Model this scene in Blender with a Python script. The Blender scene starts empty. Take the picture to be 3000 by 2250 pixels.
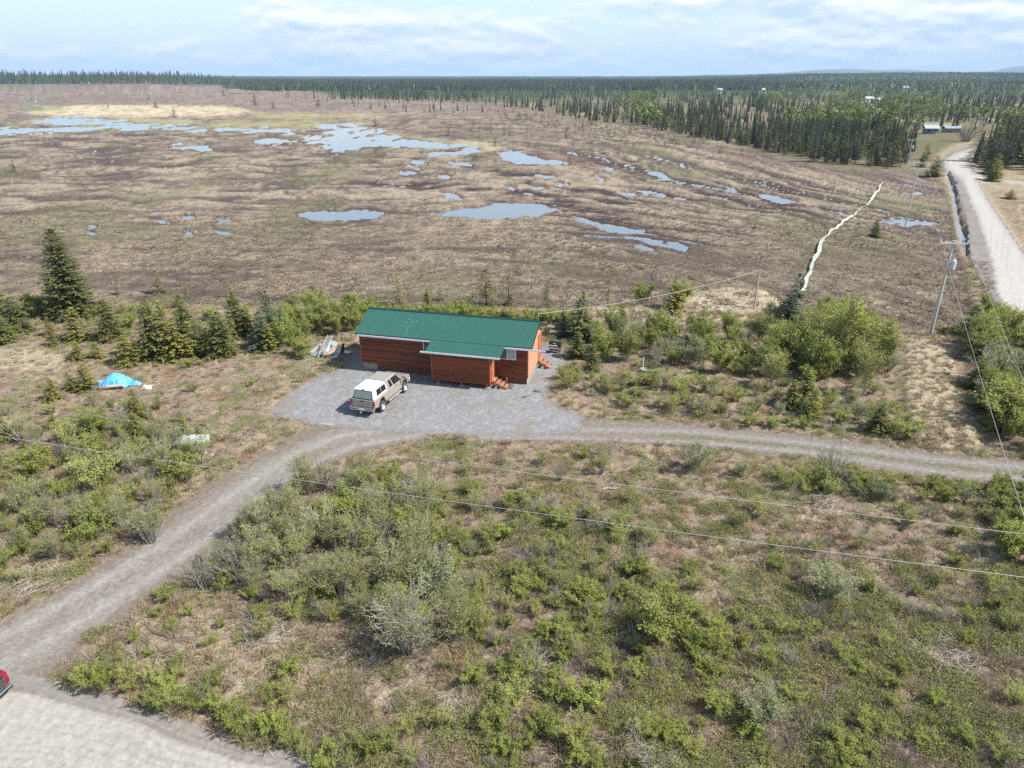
import bpy, math, random
import numpy as np
from mathutils import Vector, Matrix

S = bpy.context.scene
C = S.collection
R = math.radians
rnd = random.Random(7)

# ------------------------------------------------------------------ camera, sky, sun, exposure
PITCH, FOC, HC = R(23.4), 2082.0, 22.5          # downward tilt, focal length (3000 px wide picture), flying height
cam_d = bpy.data.cameras.new('camera'); cam = bpy.data.objects.new('camera', cam_d); C.objects.link(cam)
cam.location = (0, 0, HC); cam.rotation_euler = (R(90) - PITCH, 0, 0)
cam_d.sensor_width = 36; cam_d.lens = FOC / 3000 * 36
cam_d.clip_start = 0.5; cam_d.clip_end = 60000
S.camera = cam

SUN_DIR = Vector((math.cos(R(48)) * .963, math.cos(R(48)) * -.268, math.sin(R(48))))
sun_d = bpy.data.lights.new('sun', 'SUN'); sun = bpy.data.objects.new('sun', sun_d); C.objects.link(sun)
sun_d.energy = 4.9; sun_d.angle = R(.5); sun_d.color = (1, .965, .9)
sun.rotation_euler = SUN_DIR.to_track_quat('Z', 'Y').to_euler()

W = bpy.data.worlds.new('World'); S.world = W; W.use_nodes = True
wn, wl = W.node_tree.nodes, W.node_tree.links
wn.clear()
def N(nodes, typ, **kw):
    n = nodes.new(typ)
    for k, v in kw.items():
        if k in n.bl_rna.properties.keys(): setattr(n, k, v)
        else: n.inputs[k].default_value = v
    return n
wo = N(wn, 'ShaderNodeOutputWorld'); bg = N(wn, 'ShaderNodeBackground', Strength=.092)
sky = N(wn, 'ShaderNodeTexSky', sky_type='NISHITA')
sky.sun_disc = False; sky.sun_elevation = R(48); sky.sun_rotation = math.atan2(SUN_DIR.x, SUN_DIR.y)
sky.air_density = 1.0; sky.dust_density = .5; sky.ozone_density = 1.6
tc = N(wn, 'ShaderNodeTexCoord'); sx = N(wn, 'ShaderNodeSeparateXYZ'); wl.new(tc.outputs['Generated'], sx.inputs[0])
def M(nodes, links, op, a, b=None, clamp=False):
    n = nodes.new('ShaderNodeMath'); n.operation = op; n.use_clamp = clamp
    for i, v in enumerate((a, b)):
        if v is None: continue
        if isinstance(v, (int, float)): n.inputs[i].default_value = v
        else: links.new(v, n.inputs[i])
    return n.outputs[0]
wm = lambda op, a, b=None, clamp=False: M(wn, wl, op, a, b, clamp)
zz = wm('MAXIMUM', sx.outputs[2], 0.0)
def cloud_co(dz_):
    c = N(wn, 'ShaderNodeCombineXYZ'); wl.new(wm('MULTIPLY', sx.outputs[0], 5.0), c.inputs[0]); wl.new(wm('MULTIPLY', sx.outputs[1], 5.0), c.inputs[1]); wl.new(wm('ADD', wm('MULTIPLY', zz, 15.0), dz_), c.inputs[2]); return c.outputs[0]
def cloud_n(dz_, sc, det, ro):
    n = N(wn, 'ShaderNodeTexNoise', Scale=sc, Detail=det, Roughness=ro); wl.new(cloud_co(dz_), n.inputs['Vector']); return n.outputs[0]
n1 = cloud_n(0., 1.25, 10., .54); n1b = cloud_n(.12, 1.25, 10., .58); n3 = cloud_n(3.7, .55, 4., .5)
# banks of cloud: more to the east (right), thinner to the west and overhead
cov = wm('ADD', wm('ADD', wm('MULTIPLY', n1, .62), wm('MULTIPLY', n3, .38)), wm('ADD', wm('MULTIPLY', sx.outputs[0], .13), wm('MULTIPLY', zz, -.35)))
cr = N(wn, 'ShaderNodeValToRGB'); cr.color_ramp.elements[0].position = .405; cr.color_ramp.elements[1].position = .50
wl.new(cov, cr.inputs[0])
cc = N(wn, 'ShaderNodeValToRGB')
cc.color_ramp.elements[0].position = .40; cc.color_ramp.elements[0].color = (4.7, 5.8, 7.6, 1)
cc.color_ramp.elements[1].position = .62; cc.color_ramp.elements[1].color = (9.3, 9.3, 9.4, 1)
wl.new(wm('ADD', wm('MULTIPLY', wm('SUBTRACT', n1, n1b), 1.5), .5), cc.inputs[0])
thin = N(wn, 'ShaderNodeMixRGB', Fac=.80); thin.inputs[2].default_value = (6.7, 8.2, 9.3, 1); wl.new(sky.outputs[0], thin.inputs[1])
hazf = N(wn, 'ShaderNodeMapRange', interpolation_type='SMOOTHSTEP'); hazf.inputs[1].default_value = .10; hazf.inputs[2].default_value = .55; hazf.inputs[3].default_value = .82; hazf.inputs[4].default_value = .10
wl.new(zz, hazf.inputs[0]); wl.new(hazf.outputs[0], thin.inputs[0])
mixc = N(wn, 'ShaderNodeMixRGB'); wl.new(wm('MULTIPLY', cr.outputs[0], .9), mixc.inputs[0])
wl.new(thin.outputs[0], mixc.inputs[1]); wl.new(cc.outputs[0], mixc.inputs[2])
wl.new(mixc.outputs[0], bg.inputs[0]); wl.new(bg.outputs[0], wo.inputs[0])

S.view_settings.view_transform = 'Standard'; S.view_settings.look = 'None'
S.view_settings.gamma = 1; S.view_settings.use_curve_mapping = False
S.view_settings.exposure = .60
S.cycles.max_bounces = 5; S.cycles.diffuse_bounces = 3; S.cycles.glossy_bounces = 2; S.cycles.transmission_bounces = 3
S.cycles.volume_bounces = 0; S.cycles.caustics_reflective = False; S.cycles.caustics_refractive = False
S.cycles.use_denoising = False

# ------------------------------------------------------------------ ground plan: photo survey <-> ground plane
def ray(x, y):
    u = (x - 1500) / FOC; v = (y - 1125) / FOC
    return (u, math.cos(PITCH) - v * math.sin(PITCH), -math.sin(PITCH) - v * math.cos(PITCH))
def G(x, y, z=0.):
    r = ray(x, y); t = (z - HC) / r[2]
    return (r[0] * t, r[1] * t)
cP, sP = math.cos(PITCH), math.sin(PITCH)
def plan(X, Y):
    dz = Y * cP + HC * sP
    return 1500 + FOC * X / dz, 1125 + FOC * (HC * cP - Y * sP) / dz

# ------------------------------------------------------------------ numpy noise
def _grad(ix, iy, seed):
    h = (ix.astype(np.int64) * 374761393 + iy.astype(np.int64) * 668265263 + seed * 1442695041) & 0xffffffff
    h = ((h ^ (h >> 13)) * 1274126177) & 0xffffffff
    h = h ^ (h >> 16)
    return (h & 0xffff) / 65535.0 * 2 * math.pi
def perlin(x, y, seed=0):
    ix, iy = np.floor(x), np.floor(y); fx, fy = x - ix, y - iy
    u = fx * fx * fx * (fx * (fx * 6 - 15) + 10); v = fy * fy * fy * (fy * (fy * 6 - 15) + 10)
    def g(a, b):
        t = _grad(ix + a, iy + b, seed)
        return np.cos(t) * (fx - a) + np.sin(t) * (fy - b)
    return ((g(0, 0) * (1 - u) + g(1, 0) * u) * (1 - v) + (g(0, 1) * (1 - u) + g(1, 1) * u) * v) * 1.5
def fbm(x, y, seed=0, o=4, gain=.5):
    s = 0; a = 1; t = 0
    for i in range(o):
        s = s + a * perlin(x * 2 ** i + 17 * i, y * 2 ** i - 9 * i, seed + i); t += a; a *= gain
    return s / t
def ss(a, b, x):
    t = np.clip((x - a) / (b - a), 0, 1); return t * t * (3 - 2 * t)
def sdf(poly, x, y, margin):
    """signed distance to a polygon, positive inside, -margin beyond its margin"""
    P = np.array(poly, float); out = np.full(x.shape, -float(margin))
    m = (x > P[:, 0].min() - margin) & (x < P[:, 0].max() + margin) & (y > P[:, 1].min() - margin) & (y < P[:, 1].max() + margin)
    if not m.any(): return out
    xs, ys = x[m], y[m]; ins = np.zeros(xs.shape, bool); d2 = np.full(xs.shape, 1e18)
    for i in range(len(P)):
        (x0, y0), (x1, y1) = P[i - 1], P[i]
        ex, ey = x1 - x0, y1 - y0; L = ex * ex + ey * ey + 1e-9
        t = np.clip(((xs - x0) * ex + (ys - y0) * ey) / L, 0, 1)
        d2 = np.minimum(d2, (xs - x0 - t * ex) ** 2 + (ys - y0 - t * ey) ** 2)
        c = ((y0 > ys) != (y1 > ys)) & (xs < (x1 - x0) * (ys - y0) / (y1 - y0 + 1e-12) + x0)
        ins ^= c
    d = np.sqrt(d2); out[m] = np.maximum(np.where(ins, d, -d), -margin)
    return out

# ------------------------------------------------------------------ the plan (survey coordinates)
P_PAD = [(788, 1206), (834, 1166), (896, 1116), (955, 1097), (1005, 1078), (1040, 1040), (1062, 1030), (1300, 1030), (1560, 1010), (1590, 1012), (1640, 1030), (1668, 1046), (1658, 1060), (1633, 1091), (1595, 1158), (1645, 1195), (1712, 1222), (1700, 1262), (1560, 1278), (1400, 1276), (1250, 1268), (1100, 1262), (960, 1250), (850, 1228)]
P_DRIVE = [(-400, 1990), (0, 1812), (122, 1757), (274, 1678), (389, 1593), (505, 1501), (608, 1422), (730, 1355), (850, 1290), (930, 1240), (1000, 1236), (1300, 1260), (1230, 1290), (1080, 1318), (960, 1352), (815, 1441), (720, 1510), (639, 1587), (505, 1702), (365, 1800), (231, 1891), (176, 1958), (120, 2010), (-400, 2010)]
P_LANE = [(1640, 1222), (1750, 1228), (1900, 1240), (2100, 1255), (2300, 1272), (2480, 1292), (2640, 1316), (2760, 1336), (3020, 1350), (3500, 1400), (3500, 1480), (3000, 1424), (2791, 1405), (2600, 1382), (2365, 1338), (2200, 1322), (2061, 1306), (1850, 1300), (1600, 1292), (1400, 1290), (1400, 1270)]
P_ROAD = [(-900, 1700), (-400, 1905), (0, 1975), (110, 1992), (250, 2022), (480, 2098), (700, 2166), (850, 2210), (960, 2245), (1300, 2340), (2000, 2500), (2000, 4200), (-2500, 4200), (-2500, 1700)]
P_FAR = [(3400, 1400), (3000, 962), (2956, 924), (2915, 869), (2901, 777), (2860, 640), (2836, 583), (2814, 530), (2790, 515), (2768, 496), (2764, 478), (2775, 464), (2796, 452), (2836, 438), (2850, 436), (2842, 447), (2834, 462), (2836, 480), (2846, 505), (2872, 516), (2940, 526), (3010, 534), (3010, 543), (2940, 538), (2875, 536), (2861, 535), (2902, 610), (2956, 691), (3000, 760), (3400, 1200)]
P_SHOULDER = [(3400, 1430), (3000, 985), (2945, 940), (2890, 860), (2841, 768), (2828, 640), (2805, 570), (2770, 510), (2755, 490), (2760, 470), (2790, 448), (2836, 432), (2860, 434), (2850, 460), (2860, 500), (2872, 512), (2878, 550), (2915, 610), (2975, 700), (3020, 770), (3400, 1180)]
P_DITCH = [(2776, 505), (2784, 512), (2794, 535), (2802, 570), (2812, 620), (2826, 665), (2834, 705), (2838, 745), (2828, 752), (2812, 715), (2806, 680), (2800, 640), (2793, 600), (2786, 560), (2776, 525)]
P_BOG = [(-3000, 268), (-400, 268), (0, 266), (300, 263), (520, 260), (720, 250), (900, 262), (1000, 284), (1250, 292), (1450, 308), (1600, 330), (1750, 355), (1900, 375), (2000, 400), (2150, 430), (2330, 470), (2450, 490), (2620, 500), (2690, 500), (2740, 520), (2775, 570), (2790, 640), (2800, 720), (2830, 800), (2845, 880), (2840, 940), (2780, 972), (2700, 978), (2620, 965), (2560, 930), (2400, 900), (2300, 905), (2240, 925), (1950, 930), (1700, 905), (1500, 898), (1000, 895), (600, 888), (300, 895), (0, 915), (-500, 960), (-3000, 1200)]
P_CORRIDOR = [(2650, 1003), (2720, 990), (2800, 988), (2832, 1012), (2800, 1050), (2800, 1100), (2835, 1180), (2880, 1290), (2860, 1330), (2720, 1318), (2655, 1260), (2640, 1200), (2635, 1120), (2630, 1050)]
P_MOUND = [(1680, 905), (1800, 890), (1960, 890), (2010, 850), (2120, 832), (2230, 838), (2300, 880), (2290, 920), (2180, 935), (1900, 945), (1700, 935)]
P_STRAW = [(-60, 1030), (60, 1018), (170, 1035), (185, 1060), (170, 1090), (60, 1088), (-60, 1080)]
PONDS = [
 [(1226, 618), (1289, 615), (1326, 607), (1375, 603), (1434, 595), (1452, 589), (1480, 592), (1515, 588), (1565, 590), (1610, 598), (1637, 606), (1624, 612), (1592, 616), (1583, 627), (1542, 625), (1497, 632), (1434, 636), (1384, 632), (1334, 627), (1289, 621)],
 [(870, 622), (905, 613), (950, 610), (1000, 611), (1080, 608), (1128, 621), (1105, 632), (1030, 637), (930, 638), (890, 630)],
 [(1676, 628), (1700, 632), (1760, 648), (1800, 650), (1850, 662), (1888, 668), (1880, 676), (1840, 678), (1790, 668), (1730, 654), (1690, 640)],
 [(1860, 682), (1895, 690), (1914, 697), (1905, 702), (1870, 692)], [(1870, 708), (1895, 712), (1912, 724), (1890, 728), (1872, 720)], [(1958, 701), (1985, 702), (2016, 716), (2005, 724), (1975, 718)],
 [(935, 360), (1000, 358), (1060, 364), (1095, 378), (1140, 390), (1180, 403), (1250, 412), (1300, 418), (1400, 420), (1398, 432), (1360, 440), (1330, 448), (1258, 450), (1262, 443), (1335, 441), (1345, 432), (1310, 428), (1200, 425), (1100, 424), (1000, 421), (930, 413), (755, 414), (750, 407), (860, 404), (960, 400), (1000, 392), (950, 386), (1000, 379), (960, 370)],
 [(930, 426), (1000, 422), (1062, 427), (1050, 437), (1010, 445), (960, 442), (975, 434)],
 [(95, 352), (160, 344), (260, 343), (375, 354), (390, 361), (360, 364), (250, 360), (150, 360)], [(-60, 378), (60, 374), (200, 370), (330, 366), (440, 360), (510, 360), (525, 368), (600, 375), (597, 381), (540, 381), (500, 374), (400, 374), (250, 378), (100, 384), (20, 391), (-60, 392)],
 [(628, 375), (700, 375), (870, 379), (850, 383), (720, 382), (640, 380)],
 [(492, 424), (520, 422), (610, 427), (606, 434), (556, 434), (505, 431)],
 [(1468, 449), (1490, 446), (1520, 446), (1580, 454), (1592, 466), (1660, 470), (1672, 474), (1640, 478), (1560, 474), (1520, 474), (1475, 464)],
 [(2226, 564), (2275, 566), (2310, 574), (2345, 586), (2342, 590), (2300, 588), (2262, 578), (2230, 570)],
 [(2128, 543), (2150, 548), (2162, 556), (2150, 556), (2134, 550)], [(1320, 469), (1370, 474), (1378, 479), (1330, 478)],
 [(1290, 555), (1310, 558), (1345, 572), (1360, 577), (1340, 578), (1300, 568)], [(1552, 540), (1600, 541), (1612, 548), (1560, 548)], [(1488, 541), (1510, 542), (1520, 550), (1495, 551)],
 [(1630, 525), (1650, 527), (1660, 538), (1640, 541)], [(1736, 512), (1760, 514), (1772, 524), (1752, 524)], [(1568, 505), (1600, 508), (1632, 516), (1600, 516)], [(1285, 507), (1310, 508), (1320, 518), (1295, 516)],
 [(1170, 498), (1200, 497), (1222, 505), (1180, 505)], [(1205, 466), (1238, 468), (1244, 474), (1215, 474)], [(1190, 478), (1215, 482), (1240, 493), (1215, 490)], [(250, 652), (268, 650), (284, 656), (260, 662)], [(252, 670), (275, 675), (270, 680), (255, 678)],
 [(530, 626), (560, 626), (568, 640), (545, 644)], [(620, 664), (640, 668), (680, 674), (676, 680), (640, 676)], [(625, 630), (670, 636), (700, 646), (670, 646), (640, 640)], [(440, 636), (480, 638), (500, 648), (470, 648)], [(540, 668), (570, 672), (565, 684), (550, 682)],
 [(2455, 612), (2480, 616), (2500, 626), (2475, 624)], [(2585, 635), (2620, 636), (2680, 640), (2740, 646), (2738, 650), (2660, 648), (2600, 642)], [(2640, 650), (2665, 648), (2680, 654), (2655, 658)],
 [(1820, 560), (1840, 562), (1868, 566), (1845, 568)], [(1918, 562), (1945, 564), (1950, 570), (1925, 568)], [(1775, 485), (1800, 486), (1805, 494), (1780, 494)], [(1865, 553), (1900, 556), (1930, 560), (1895, 561)],
 [(60, 292), (120, 290), (125, 296), (70, 298)], [(2640, 560), (2700, 556), (2710, 562), (2660, 564)],
]
P_POOLS = [(1120, 470), (1500, 450), (1900, 480), (2500, 545), (2780, 590), (2760, 690), (2300, 640), (2000, 700), (1300, 590), (1050, 560)]

# ------------------------------------------------------------------ terrain
X_, Y_ = 'x', 'y'
def region(X, Y):
    """plan values at ground positions: dictionary of soft masks"""
    px, py = plan(X, np.maximum(Y, 6.0))
    dz = np.maximum(Y, 6.) * cP + HC * sP
    kx = FOC / dz; ky = FOC * HC / dz ** 2
    w1 = fbm(X / 1.3, Y / 1.3, 11, 4, .6); w2 = fbm(X / 1.3, Y / 1.3, 31, 4, .6)
    wx = px + w1 * kx * .55; wy = py + w2 * ky * .55
    m = {'px': px, 'py': py, 'kx': kx, 'ky': ky, 'w1': w1, 'w2': w2}
    for k, P in (('pad', P_PAD), ('drive', P_DRIVE), ('lane', P_LANE), ('far', P_FAR), ('shoulder', P_SHOULDER), ('bog', P_BOG), ('corridor', P_CORRIDOR), ('mound', P_MOUND), ('straw', P_STRAW)):
        m[k] = sdf(P, wx, wy, 60)
    g1 = fbm(X / 4, Y / 4, 13, 2) * .35 + .06 * w1
    m['road'] = sdf(P_ROAD, px + g1 * kx, py + g1 * ky * 1.3, 60)
    v1 = fbm(X / 5, Y / 7, 71, 4, .65); v2 = fbm(X / 5, Y / 7, 91, 4, .65)
    qx = px + v1 * np.minimum(kx * 3.0, 24); qy = py + v2 * np.minimum(ky * 4, 5)
    pond = np.full(X.shape, -40.)
    for P in PONDS: pond = np.maximum(pond, sdf(P, qx, qy, 30) + 1.0)
    pond = np.maximum(pond, sdf(P_DITCH, wx, wy, 12))
    isl = fbm(X / 11, Y / 26, 57, 4, .65)
    pond = np.where(pond > -8, np.where(Y > 230, np.minimum(pond, 4.5), pond) + np.where(Y > 230, 24 * isl - .3, 9 * fbm(X / 5, Y / 9, 59, 4, .7) - .6), pond)
    m['pond'] = pond
    psi = Y + .5 * .023 * np.maximum(X + 10, 0) ** 2
    ww = perlin(X / 15, Y / 11, 53)
    sc_ = 1 + ss(120, 300, Y) * .45
    rid = (.52 + .16 * ss(-20, 20, X - .1 * Y)) * perlin(psi / 5.0 / sc_ + .9 * ww, X / 26 + psi / 70, 51) + .42 * perlin(psi / 2.1 / sc_ + 1.1 * ww, X / 8, 54) + .34 * fbm(X / 2.6, Y / 3.2, 58, 3, .6)          # long low ridges and wet hollows
    cr_n = perlin(psi / 3.1 / sc_ + 1.0 * ww + .25 * w1, X / (8.5 * sc_), 151); cr_m = perlin(psi / 1.9 / sc_ - .8 * ww + .2 * w2, X / (5.5 * sc_), 152)
    fur = np.maximum(1 - ss(0, .15, np.abs(cr_n)), .75 * (1 - ss(0, .13, np.abs(cr_m)))) * ss(-.45, .15, fbm(X / 24, Y / 30, 153, 2) + .25 * perlin(X / 4, Y / 5, 154))
    m['fur'] = fur; m['psi'] = psi; m['rid'] = rid
    zone = ss(-40, 30, sdf(P_POOLS, px, py, 60))
    m['pool'] = np.where(zone > 0, -rid - (.67 - .13 * zone) + .10 * perlin(X / 3, Y / 5, 77), -.5)
    return m
def height(X, Y, m=None):
    if m is None: m = region(X, Y)
    hard = np.maximum.reduce([ss(-14, 6, m['pad']), ss(-10, 8, m['drive']), ss(-8, 6, m['lane']), ss(-10, 6, m['road']), ss(-6, 4, m['far'])])
    bog = ss(-14, 14, m['bog'])
    near = 1 - ss(75, 130, Y)
    z = .13 * fbm(X / 5, Y / 5, 3, 3) + .10 * fbm(X / .9, Y / .9, 5, 3, .6) * near
    z = z * (1 - hard)
    z += (1 - hard) * .05
    rut = .05 * perlin(X / .5, Y / .5, 8) * near
    z += hard * .35 * rut
    zb = -.26 - .17 * m['fur'] + .36 * m['rid'] + .13 * fbm(X / 2.2, Y / 2.4, 21, 3, .6) * (1 - ss(200, 400, Y))
    zb = np.maximum(zb, -.50 + .04 * m['w1'])
    zb = np.where(m['pool'] > 0, -.60 - 1.5 * m['pool'], zb)
    zb = np.where(m['pond'] > -2.5, np.minimum(zb, -.55 - .09 * (m['pond'])), zb)
    z = z * (1 - bog) + zb * bog
    z += 1.25 * ss(-5, 45, m['mound']) + .3 * ss(0, 30, m['corridor'])
    z += .22 * ss(-4, 4, m['shoulder']) * (1 - ss(-12, 0, m['bog'])) + .12 * ss(-2, 4, m['far'])
    z = np.where((m['pond'] > 0) & (Y < 190) & (m['px'] > 2700), -.6, z)
    f_s = fbm(X / 6, Y / 6, 66, 2); rd = m['road']                                                                # a graded berm along the gravel road
    z += .09 * np.exp(-((rd - 33 + 5 * f_s) / 9.) ** 2) - .07 * np.exp(-((rd - 46 + 5 * f_s) / 5.) ** 2) + .03 * ss(45, 60, rd) + .02 * perlin(X / .35, Y / .35, 67)
    # distance: land rises gently, a low wooded hill to the right
    br = X / np.maximum(Y, 1)
    z += 5 * ss(2500, 9000, Y) + (23 + 10 * fbm(X / 900, Y / 900, 61, 3)) * ss(1700, 3000, Y) * ss(.17, .42, br + .05 * perlin(X / 500, Y / 700, 63))
    z += 9 * ss(1150, 1300, Y) * ss(-.30, -.5, br) + 3.0 * fbm(X / 300, Y / 300, 64, 2) * ss(900, 1500, Y)
    return z

Ys = list(np.arange(-40, 12, 1.6))
y = 12.
while y < 18500:
    Ys.append(y)
    y += max(.45 if y < 15.5 else .095, y * y / 16000 * 1.02) if y < 600 else y * y / 16000
Ys = np.array(Ys)
uc = np.linspace(-1, 1, 700)
uo = 1 + np.array([.01, .03, .06, .1, .16, .25, .4, .6, .9, 1.3, 1.8])
us = np.concatenate([-uo[::-1], uc, uo])
hw = 9 + .73 * np.maximum(Ys, 6)
GX = us[None, :] * hw[:, None]; GY = np.repeat(Ys[:, None], len(us), 1)
nr, nc = GX.shape
m = region(GX, GY)
GZ = height(GX, GY, m)
WATER_Z = -.505

def lerp(a, b, t): return a + (np.asarray(b) - a) * t[..., None]
def col(*c): return np.ones(GX.shape + (3,)) * np.array(c)
# dry heath, litter and moss for the yard and clearings
f1 = fbm(GX / 2.6, GY / 2.6, 101, 4, .6); f2 = fbm(GX / .7, GY / .7, 102, 3, .7); f3 = fbm(GX / 8, GY / 8, 103, 3); f4 = fbm(GX / .23, GY / .23, 104, 2, .7)
c_ = col(.262, .200, .145)
c_ = lerp(c_, (.36, .285, .19), ss(-.05, .45, f1 + .5 * f4))
c_ = lerp(c_, (.085, .060, .043), ss(.05, .45, -f2 + .25 * f3) * .85)
c_ = lerp(c_, (.19, .088, .045), .65 * ss(.1, .5, fbm(GX / 1.8, GY / 1.8, 105, 3)))
c_ = lerp(c_, (.125, .15, .05), .7 * ss(.02, .4, fbm(GX / 3.3, GY / 3.3, 106, 4, .6)))
c_ = lerp(c_, (.43, .36, .25), ss(-10, 10, np.maximum.reduce([m['corridor'], m['straw'], m['mound']])) * (.75 + .4 * f2))
# bog
r = .9 * m['rid'] + .25 * f2 * (1 - ss(60, 200, GY)) + .40 * fbm(GX / 1.1, GY / 1.9, 111, 3, .8)
b = col(.175, .138, .108)
b = lerp(b, (.335, .272, .198), ss(-.10, .32, r))
b = lerp(b, (.40, .325, .22), .5 * ss(.1, .5, fbm(GX / 5, GY / 8, 115, 3)))
b = lerp(b, (.060, .042, .038), 1.0 * ss(.08, .28, -m['rid'] + .12 * f2) * (.62 + .38 * ss(-40, 30, sdf(P_POOLS, m['px'], m['py'], 60))))
b = lerp(b, (.15, .112, .078), .5 * ss(115, 85, GY) * ss(-.3, .3, fbm(GX / 7, GY / 9, 119, 3)))
big = fbm(GX / 60, GY / 130, 112, 3)
b = lerp(b, (.155, .112, .096), .6 * ss(.0, .4, big))
b = lerp(b, (.17, .17, .08), .45 * ss(.05, .4, fbm(GX / 30, GY / 50, 114, 3)) * (1 - ss(300, 500, GY)))
b = lerp(b, (.235, .180, .148), .6 * ss(300, 600, GY))
b = lerp(b, (.070, .050, .043), .75 * m['fur'] * (1 - .5 * ss(250, 600, GY)))
edge = np.clip(1 - np.abs(m['pond'] + 2) / np.maximum(3.5, 5.0), 0, 1)
b = lerp(b, (.085, .035, .030), .85 * edge * ss(-.35, .2, m['w2'] + m['w1']) * (1 - ss(260, 420, GY)))
b = lerp(b, (.30, .27, .12), edge * .8 * ss(260, 420, GY))
b = lerp(b, (.07, .042, .034), .8 * ss(-.12, 0, m['pool']))
def patch(P, c, a, soft=8):
    global b
    nn = fbm(GX / 22, GY / 60, 117, 4, .6)
    b = lerp(b, c, np.clip(a * ss(-soft, soft, sdf(P, m['px'] + 60 * nn, m['py'] + 7 * m['w2'] + 8 * nn, 30)) * (.8 + 1.0 * fbm(GX / 9, GY / 25, 118, 3)), 0, 1))
patch([(130, 312), (330, 306), (600, 308), (700, 315), (740, 326), (690, 336), (520, 340), (300, 342), (120, 336), (70, 328)], (.55, .46, .30), .95, 5)
patch([(740, 330), (1000, 330), (1150, 335), (1130, 345), (900, 348), (760, 344)], (.40, .35, .17), .7, 5)
patch([(40, 314), (180, 310), (190, 322), (80, 326)], (.20, .22, .10), .7, 5)
patch([(640, 350), (940, 352), (930, 368), (700, 372), (600, 366)], (.33, .32, .15), .7, 5)
patch([(380, 345), (560, 350), (600, 362), (480, 360), (370, 352)], (.36, .34, .17), .7, 4)
patch([(1090, 378), (1200, 395), (1400, 412), (1440, 425), (1420, 445), (1300, 455), (1400, 430), (1250, 410)], (.46, .41, .23), .7, 6)
patch([(1450, 440), (1540, 432), (1640, 455), (1750, 462), (1700, 480), (1560, 484), (1470, 470)], (.12, .05, .045), .7, 6)
patch([(-40, 288), (400, 280), (520, 292), (300, 304), (-40, 304)], (.17, .12, .11), .55, 6)
patch([(1900, 740), (2300, 700), (2750, 720), (2780, 780), (2300, 800), (1950, 790)], (.15, .105, .085), .35, 30)
bm = ss(-8, 8, m['bog'] + 6 * m['w1'])
c_ = lerp(c_, b, np.ones_like(bm)) * bm[..., None] + c_ * (1 - bm[..., None])
c_ = lerp(c_, (.45, .375, .265), .85 * ss(-12, 12, m['mound'] + 10 * m['w1']))
# verges
c_ = lerp(c_, (.36, .29, .19), .7 * ss(-40, -5, m['far']) * (1 - ss(0, 3, m['far'])) * ss(60, 80, GY))
c_ = lerp(c_, (.17, .20, .07), .6 * ss(-16, -8, m['far']) * ss(60, 80, GY) * ss(-.2, .2, f3 + m['w1']))
# the forest floor beyond the bog
fl = col(.155, .13, .08)
fl = lerp(fl, (.30, .25, .17), ss(.12, .3, fbm(GX / 26, GY / 80, 121, 3)) * (1 - ss(900, 1800, GY)))
fl = lerp(fl, (.045, .065, .03), ss(500, 1100, GY))
fl = lerp(fl, (.11, .125, .05), .6 * ss(.05, .35, fbm(GX / 120, GY / 330, 122, 3)) * ss(.0, .2, GX / np.maximum(GY, 1)))
fm = (1 - ss(-8, 8, m['bog'])) * ss(150, 200, GY) * (1 - ss(-40, -20, m['far']))
c_ = c_ * (1 - fm[..., None]) + fl * fm[..., None]
# made surfaces
_dp = sdf([(430, 1850), (620, 1800), (800, 1830), (960, 1900), (1150, 1960), (1400, 2020), (1450, 2140), (1300, 2240), (1050, 2190), (800, 2120), (560, 2040), (420, 1960)], m['px'] + 40 * m['w1'], m['py'] + 40 * m['w2'], 60)
c_ = lerp(c_, (.36, .285, .205), .6 * ss(-20, 30, _dp) * (1 + .5 * f2))
_dp = sdf([(2560, 1480), (2900, 1560), (2950, 1750), (2850, 1960), (2700, 1950), (2600, 1750)], m['px'] + 40 * m['w1'], m['py'] + 40 * m['w2'], 60)
c_ = lerp(c_, (.27, .21, .165), .5 * ss(-20, 30, _dp))
g = col(.222, .220, .220)
g = lerp(g, (.315, .32, .33), .7 * ss(-.1, .5, f2 + f4)); g = lerp(g, (.225, .195, .165), .75 * ss(.05, .4, f1)); g = lerp(g, (.20, .17, .145), .7 * ss(16, 0, m['pad'] + 12 * m['w1'])); g = lerp(g, (.15, .145, .145), .5 * ss(.2, .6, f4))
g = lerp(g, (.33, .15, .085), .8 * ss(9, 1, m['pad']) * ss(0, 40, 930 - m['px'] + 40 * m['w1']) * ss(1160, 1100, m['py']))
dr = col(.190, .155, .125)
dr = lerp(dr, (.235, .212, .19), .75 * ss(10, 36, m['drive'] + 16 * m['w1']))
dr = lerp(dr, (.21, .17, .14), .55 * ss(.1, .5, f1)); dr = lerp(dr, (.30, .275, .25), .35 * ss(0, .5, f4 + f2))
_cl = [G(*p) for p in ((-60, 1930), (60, 1880), (230, 1780), (380, 1690), (520, 1600), (660, 1500), (780, 1415), (900, 1340), (1020, 1290), (1200, 1262))]
_dd = -sdf([_cl[i] for i in range(10)] + [(x + .01, y + .01) for x, y in _cl[::-1]], GX, GY, 6) + .15 * f3
dr = lerp(dr, (.325, .31, .29), .7 * np.exp(-((_dd - .95) / .33) ** 2) * (.75 + .5 * f2)); dr = lerp(dr, (.16, .135, .10), .45 * np.exp(-(_dd / .35) ** 2) * ss(-.2, .3, f1)); dr = lerp(dr, (.17, .135, .105), .55 * ss(1.5, 2.4, _dd + .4 * m['w1']))
track = ss(.15, .6, perlin(m['drive'] / 9 + .3 * f1, (GX + GY) / 14, 131)) * ss(8, 20, m['drive'])
dr = lerp(dr, (.29, .275, .26), .25 * track)
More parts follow.
